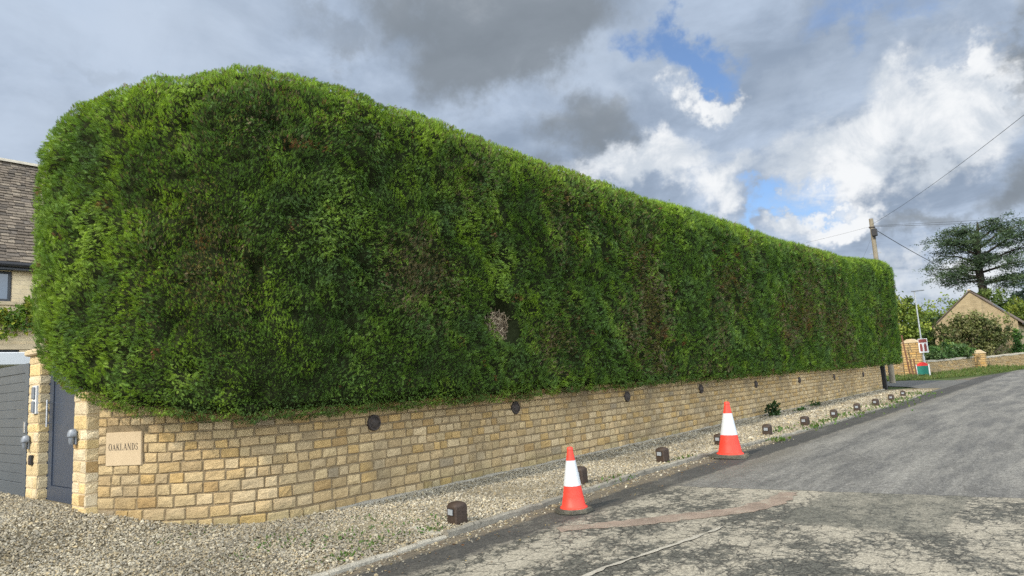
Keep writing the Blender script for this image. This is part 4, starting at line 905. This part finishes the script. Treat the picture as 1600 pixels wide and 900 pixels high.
VEG = [(('bush', (-6.7, 69.3, .35), 'wide olive green bush in front of the barn gable', 'bush', [(0, 0, 2.7, 2.4, 1.2, 1.9), (-1.9, -.2, 2.5, 1.3, 1, 1.6), (1.5, 0, 2.9, 1.3, 1.1, 1.6), (.4, 0, 3.7, 1.2, .9, .8), (0, -.3, 1.2, 2.5, 1, 1.0)], 8200, 330, .25, OL), dict(trunk=[([(0, 0, 0), (.1, 0, 1.2), (-.4, 0, 2.6)], [.13, .1, .04]), ([(.1, 0, 0), (.5, .1, 1.3), (1.1, 0, 2.8)], [.1, .08, .03])])),
  (('wall_hedge', (-7.35, 61.4, .2), 'low bright evergreen hedge growing along the top of the low wall', 'hedge', [(-1.0, -2.4, 1.35, .65, .9, .55), (-.55, -1.0, 1.45, .75, 1, .62), (0, .6, 1.5, .75, 1, .62), (.5, 2.0, 1.4, .6, .9, .52)], 3800, 200, .20, [(.055, .115, .03), (.08, .15, .04), (.035, .08, .02), (.10, .16, .06)]), dict(up=.5)),
  (('broadleaf_tree', (-11.9, 67, .4), 'yellow green broadleaf tree between the hedge end and the street lamp', 'tree', [(0, 0, 4.0, 1.9, 2, 2.6), (-.6, 0, 5.6, 1.2, 1.3, 1.2), (1.3, 0, 3.2, 1.2, 1.4, 2.2), (1.0, 0, 5.0, 1.0, 1, 1.2), (-2.6, 0, 4, 1.8, 1.6, 2.6)], 7500, 320, .30, YG), dict(trunk=[([(0, 0, 0), (.1, 0, 2), (0, 0, 5.5)], [.2, .16, .05])])),
  (('broadleaf_tree', (-10.2, 76, .5), 'dark green rounded tree behind the stone pier and street lamp', 'tree', [(0, 0, 2.6, 2.4, 2, 2.2), (-1.4, 0, 3.4, 1.6, 1.6, 1.6), (1.6, 0, 2.4, 1.7, 1.5, 1.8)], 5200, 240, .32, DG), dict(trunk=[([(0, 0, 0), (0, .1, 1.8), (.2, 0, 3.6)], [.2, .15, .05])])),
  (('broadleaf_tree', (-11.0, 86, .8), 'light yellow green tree left of the barn roof', 'tree', [(0, 0, 3.8, 3.6, 2.4, 2.9), (2.4, 0, 4.4, 2.2, 2, 2.4), (-3.2, 0, 3.6, 2.6, 2, 2.5)], 7000, 300, .36, YG), dict(trunk=[([(0, 0, 0), (.1, 0, 2), (0, 0, 4.8)], [.25, .2, .06])])),
  (('broadleaf_tree', (-7.0, 93, 1.1), 'green tree crown just above the barn ridge below the cedar', 'tree', [(0, 0, 5.4, 2.6, 2, 1.9), (-2.0, 0, 4.8, 2, 1.8, 1.9)], 4200, 200, .36, [(.07, .11, .025), (.10, .14, .03), (.05, .085, .02)]), dict(trunk=[([(0, 0, 0), (.1, 0, 2), (0, 0, 5.8)], [.25, .2, .06])])),
  (('broadleaf_tree', (-1.6, 90, 1.0), 'yellow green tree behind the right end of the barn roof', 'tree', [(0, 0, 3.6, 3.6, 2.4, 2.4), (2.6, 0, 4, 2.4, 2, 2.4), (-2.6, 0, 4.0, 1.8, 1.8, 1.9)], 6000, 260, .36, YG), dict(trunk=[([(0, 0, 0), (.1, 0, 2), (0, 0, 4.6)], [.25, .2, .06])])),
  (('conifer', (-3.6, 97, 1.2), 'dark bluish conifer low under the right side of the cedar', 'tree', [(0, 0, 6.0, 3.2, 1.8, 1.2), (1.8, 0, 7.0, 2.4, 1.6, 1.0), (-1.2, 0, 4.6, 2.6, 1.8, 1.4)], 4200, 200, .32, [(.026, .05, .036), (.035, .065, .042), (.02, .038, .026)]), dict(trunk=[([(0, 0, 0), (.1, 0, 3), (0, 0, 7)], [.3, .22, .06])])),
  (('creeper', (-3.95, 71.75, .3), 'bright green creeper on the front corner of the barn', 'climbing plant', [(0, -.1, 1.2, .55, .28, 1.2), (.1, -.1, 2.4, .42, .22, .9), (-.2, -.2, .5, .7, .35, .6)], 1500, 90, .2, [(.06, .14, .03), (.09, .17, .035), (.04, .10, .025)]), {}),
  (('small_hedge', (-2.8, 72.2, .3), 'small dark green hedge behind the low wall at the right edge', 'hedge', [(0, 0, .9, 1.3, .5, .7), (1.6, 1.2, .9, 1.2, .5, .7)], 1500, 90, .2, [(.035, .075, .02), (.05, .10, .025)]), {}),
  (('flowering_shrub', (-10.7, 57.6, .05), 'low yellow flowering shrub beside the pier near the hedge end', 'shrub', [(0, 0, 1.75, .7, .5, .42), (-.8, 0, 1.6, .6, .5, .4)], 700, 60, .16, [(.30, .27, .02), (.22, .24, .03), (.10, .15, .025)]), {}),
  (('flowering_shrub', (-7.9, 64.3, .2), 'yellow tinged shrub behind the low wall hedge right of the sign', 'shrub', [(0, 0, 1.7, .9, .5, .75)], 700, 60, .18, [(.24, .24, .03), (.12, .17, .03), (.07, .12, .02)]), {}),
  (('broadleaf_tree', (-19, 78, .6), 'tall dark green tree far behind the hedge end', 'tree', [(0, 0, 4.0, 3.6, 2.4, 2.8), (-3.6, 0, 3.6, 3, 2, 2.6)], 3600, 200, .4, DG), dict(trunk=[([(0, 0, 0), (.1, 0, 2), (0, 0, 4.6)], [.25, .2, .06])])),
  (('broadleaf_tree', (7.5, 104, 2.0), 'rounded green tree where the road bends out of view', 'tree', [(0, 0, 3.6, 4.0, 2.4, 2.6), (-3.6, 2, 3.0, 3, 2, 2.2)], 3600, 200, .4, [(.06, .10, .025), (.08, .12, .03), (.045, .08, .02)]), dict(trunk=[([(0, 0, 0), (.1, 0, 2), (0, 0, 4.6)], [.25, .2, .06])]))]

# ------------------------------------------------------------------ beyond the hedge: pole, lamp, signs
tp = thing('telegraph_pole', (-9.02, 47.15, 0), 'weathered wooden telegraph pole rising behind the hedge end', 'telegraph pole')
MB().tube([(0, 0, 0), (0, 0, 10.32)], [.17, .125], 12).build('pole', M_wood, tp, True)
MB().box(-.02, .30, -.34, -.12, 9.15, 9.62, .03).tube([(.14, -.23, 9.14), (.14, -.23, 8.95)], .05).build('junction_box', M_black, tp)
MB().box(-.16, .16, -.16, .16, 9.72, 9.80, .01).build('bracket', M_vent, tp)
for z in (7.55, 8.1): MB().tube([(-.34, 0, z), (.34, 0, z)], .018, 6).build('step', M_galv, tp)
PT = Vector((-9.02, 47.15, 9.9))
def cable(p1, sag, label, p0=PT, r=.014):
    p1 = Vector(p1); p0 = Vector(p0); pts = []
    for k in range(25): u = k / 24; q = p0.lerp(p1, u); q.z -= sag * 4 * u * (1 - u); pts.append(q)
    return tag(MB().tube(pts, r, 5).build('overhead_cable', M_cable, smooth=True), label, 'cable', 'overhead cables from the pole')
for (p1, sag, lab, z, r) in CABLES: cable(p1, sag, lab, (-9.02, 47.15, z), r)

lp = thing('street_lamp', (-8.55, 56, 0), 'thin grey street lamp with a flat head beside the stone pier', 'street lamp')
MB().tube([(0, 0, 0), (0, 0, 1.5), (0, 0, 1.52), (0, 0, 6.15)], [.085, .085, .055, .040], 10).build('column', M_galv, lp, True); MB().box(-.20, .62, -.08, .08, 6.15, 6.22, .02).build('lamp_head', M_lampgrey, lp)
sg = thing('road_sign', (-8.45, 55.85, 2.25), 'small maroon and white sign fixed on the street lamp column', 'sign')
MB().box(-.29, .29, -.02, .0, -.50, .50, .006).build('panel', M_white, sg); MB().box(-.25, .25, -.030, -.021, .22, .46).build('header', M_maroon, sg)
for x in (-.13, .13): MB().prism([(x - .08, -.028, -.40), (x + .08, -.028, -.40), (x + .08, -.028, .0), (x + .04, -.028, .15), (x - .04, -.028, .15), (x - .08, -.028, .0)], (0, .006, 0)).build('symbol', M_maroon, sg)
for (x, y, h, lab, rx) in ((-9.38, 55.2, 3.05, 'tall thin rusty post leaning in front of the stone pier', -.07), (-8.95, 55.0, 1.35, 'short dark post leaning beside the red and green board', -.05), (-9.12, 54.7, 1.30, 'second short dark post just behind the tall rusty one', -.06)):
    o = thing('leaning_post', (x, y, 0), lab, 'post'); MB().box(-.045, .045, -.045, .045, 0, h, .008).build('shaft', M_rust, o); MB().box(-.06, .06, -.06, .06, h, h + .03, .006).build('cap', M_rust, o); o.rotation_euler = (0, rx, 0)
bd = thing('notice_board', (-8.55, 55.1, 0), 'small green board with a rounded red top at the verge', 'notice board'); bd.scale = (.82, .82, .86)
MB().box(-.42, .42, -.02, .02, .28, .98).build('panel', M_green, bd); MB().prism([(-.42, -.025, .985)] + [(.42 * math.cos(rad(a)), -.025, .985 + .30 * math.sin(rad(a))) for a in range(172, 7, -15)] + [(.42, -.025, .985)], (0, .045, 0)).build('top_panel', M_redpanel, bd)
for x in (-.47, .47): MB().box(x - .045, x + .045, -.05, .05, 0, 1.1, .005).build('leg', M_white, bd)

# far stone walls and piers
def far_wall(pts, h, label, seed, lum=1.0, h1=None):
    at, L = path_points(pts); t = thing('roadside_wall', (*pts[0], 0), label, 'wall'); inv = np.array(t.location)
    zg = lambda q, z: z * (1 if h1 is None else 1 + (h1 / h - 1) * np.asarray(q) / L) + ground_z(at(q)[0][..., 0], at(q)[0][..., 1]) - .05
    cs = []; r = np.random.default_rng(seed)
    while sum(cs) < h - .08: cs.append(r.uniform(.07, .13))
    V, F, C = stone_face(at, L, cs, 0, (.18, .5), depth=.05, relief=.02, gap=.016, tint=lum, z_of=zg, seed=seed, fine=False); np_mesh('stonework', V - inv, F, M_stone, C * .92, parent=t)
    V, F = slab_along(at, L, -.2, sum(cs), -.012, -.45, .5, zg); np_mesh('mortar_core', V - inv, F, M_mortar, parent=t)
    V, F = slab_along(at, L, sum(cs) + .003, sum(cs) + .12, .03, -.48, .35, zg); V[:, 2] += RNG.normal(0, .02, len(V)); np_mesh('coping', V - inv, F, M_concrete, parent=t)
    return t
far_wall([(-26, 51.6), (-13, 53.0), (-9.95, 56.3)], 1.55, 'pale rubble stone wall facing the side road left of the pier', 31)
far_wall([(-8.65, 57.2), (-7.3, 60.5), (-6.4, 64.2)], 1.15, 'low stone wall with evergreen hedge on top between the two piers', 33, .9)
far_wall([(-5.75, 65.5), (-3.2, 70.5), (2.5, 80)], 1.0, 'low stone wall right of the small pier below the bush', 35, .75)
def pier(x, y, w, h, label, tint):
    t = thing('stone_pier', (x, y, float(ground_z(x, y)) - .05), label, 'pier'); a = w / 2
    cs = [.17] * int(h / .17); o = 0; Vs = []; Fs = []; Cs = []
    for (p, q) in (((-a, -a), (a, -a)), ((a, -a), (a, a)), ((a, a), (-a, a)), ((-a, a), (-a, -a))):
        at, L = path_points([p, q]); V, F, C = stone_face(at, L, cs, 0, (.25, .5), tint=tint, seed=int(w * 100), fine=False); Vs.append(V); Fs.append(F + o); Cs.append(C); o += len(V)
    np_mesh('stonework', np.concatenate(Vs), np.concatenate(Fs), M_stone, np.concatenate(Cs) * np.array((.98, .88, .72)), parent=t)
    MB().box(-a + .01, a - .01, -a + .01, a - .01, 0, sum(cs)).build('core', M_mortar, t)
    H0 = sum(cs) + .003; MB().prism([(-a - .05, -a - .05, H0), (a + .05, -a - .05, H0), (a * .25, -a - .05, H0 + .28), (-a * .25, -a - .05, H0 + .28)], (0, 2 * a + .1, 0)).build('cap', M_ashlar, t)
pier(-9.35, 56.9, 1.15, 2.7, 'tall orange stone pier behind the street lamp and rusty post', 1.05)
pier(-6.1, 64.8, .85, 1.45, 'short orange stone pier between the two low roadside walls', .95)

# barn
M_barn = brick_mat('barn_stone', (.345, .275, .17), (.30, .235, .14), (.26, .22, .15), 'xy', .38, .16)
bn = thing('barn', (BARN[0], BARN[1], float(ground_z(*BARN[:2])) - .1), 'stone barn with steep gable and brown roof behind the wide bush', 'barn', None, rad(BARN[2]))
hw, Lb, ez, rz_ = 3.1, 16, BARN[3], BARN[4]
MB().prism([(-hw, 0, 0), (hw, 0, 0), (hw, 0, ez), (0, 0, rz_), (-hw, 0, ez)], (0, Lb, 0)).build('wall', M_barn, bn)
M_barnroof = mat('barn_roof_slate', (.11, .085, .068), .9, n1=(1.5, .3), n2=(12, .3), bump=(14, .8), stain=(1.1, .55, .72, (.19, .15, .11)))
rf = MB(); k = (rz_ - ez) / hw
for s_ in (-1, 1):
    rf.prism([(0, -.12, rz_ + .03), (s_ * (hw + .35), -.12, ez - .35 * k + .03), (s_ * (hw + .35), -.12, ez - .35 * k + .13), (0, -.12, rz_ + .15)], (0, Lb + .24, 0))
rfo = rf.build('roof', M_barnroof, bn)
MB().prism([(-.16, -.14, rz_ + .12), (0, -.14, rz_ + .24), (.16, -.14, rz_ + .12)], (0, Lb + .28, 0)).build('ridge', M_ashlar, bn)
g_ = lambda s: Vector((s, 0, rz_ + .16 - k * s))
MB().add([g_(1.5) + Vector((0, 1.2, 0)), g_(2.3) + Vector((0, 1.2, 0)), g_(2.3) + Vector((0, 3.6, 0)), g_(1.5) + Vector((0, 3.6, 0)), g_(1.5) + Vector((0.03, 1.2, .06)), g_(2.3) + Vector((0.03, 1.2, .06)), g_(2.3) + Vector((.03, 3.6, .06)), g_(1.5) + Vector((.03, 3.6, .06))],
         [(0, 1, 2, 3), (4, 5, 6, 7), (0, 1, 5, 4), (1, 2, 6, 5), (2, 3, 7, 6), (3, 0, 4, 7)]).build('skylight', M_glass, bn)
MB().tube([(hw + .36, -.1, ez - .32), (hw + .36, Lb, ez - .32)], .07, 8).build('gutter', M_black, bn, True)

# ------------------------------------------------------------------ far vegetation
for a in VEG: plant(*a[0], **a[1])

# grass verge between the road and the far walls
k = 9000; yy = RNG.uniform(50.5, 66, k); xl = np.interp(yy, [50.5, 55, 57, 62, 66], [-11, -9.6, -8.4, -6.7, -5.6]); xr = np.interp(yy, [50.5, 55, 58, 62, 66], [-8.4, -6.0, -5.0, -4.0, -2.6]); u = RNG.random(k) ** 1.3
q = np.stack([xl + (xr - xl) * u, yy, np.zeros(k)], 1); q[:, 2] = ground_z(q[:, 0], q[:, 1])
tag(leaf_quads(q, RNG.uniform(.14, .42, k) * (1.15 - .6 * u), np.array([(.08, .13, .03), (.11, .16, .035), (.06, .10, .022), (.15, .16, .06)])[RNG.integers(0, 4, k)], 'grass_verge', M_leaf2, up=1.5, aspect=.22), kind='stuff')
# cedar: tiers of flat needle plates on long limbs
cd = thing('cedar_tree', (CEDAR[0], CEDAR[1], float(ground_z(*CEDAR[:2])) - .1), 'large spreading dark cedar tree with flat tiers behind the barn', 'tree')
m_ = MB(); P = []; cols = []
m_.tube([(0, 0, 0), (.1, 0, 6), (-.1, 0, 10), (.2, 0, 13.5), (.5, 0, 16)], [.62, .5, .42, .28, .1], 9)
for (z, azm, ln, rise) in LIMBS:
    a = rad(azm); s0 = Vector((0, 0, z)); e = Vector((math.cos(a) * ln, math.sin(a) * ln, z + rise)); mid_ = s0.lerp(e, .5) + Vector((0, 0, rise * .25))
    m_.tube([s0, mid_, e], [.17, .10, .03], 6)
    for k in range(int(ln * 2.9) + 2):
        u = RNG.uniform(.28, 1.08); c_ = s0.lerp(mid_, u * 2) if u < .5 else mid_.lerp(e, (u - .5) * 2); r_ = RNG.uniform(.45, 1.5) * (1.15 - .3 * u)
        off = np.array([RNG.normal(0, .6), RNG.normal(0, 1.0), RNG.normal(.15, .5)]); cnt = int(112 * r_)
        q = np.array(c_) + off + RNG.normal(0, 1, (cnt, 3)) * (r_ * .58, r_ * .58, .17); q[:, 2] -= .10 * ((q[:, 0] - c_[0]) ** 2 + (q[:, 1] - c_[1]) ** 2) / r_ ** 2 * .5
        P.append(q); cols.append(np.tile(np.array([(.048, .082, .044), (.064, .102, .052), (.036, .060, .034), (.080, .118, .058)])[RNG.integers(0, 4)] * RNG.uniform(.8, 1.2), (cnt, 1)))
P = np.concatenate(P); cols = np.concatenate(cols) * RNG.uniform(.75, 1.3, (len(P), 1))
leaf_quads(P, RNG.uniform(.18, .42, len(P)), cols, 'crown', M_leaf2, cd, flat=.55, up=.15, aspect=.3); m_.build('trunk', M_cedarbark, cd, True)
bpy.context.view_layer.update()
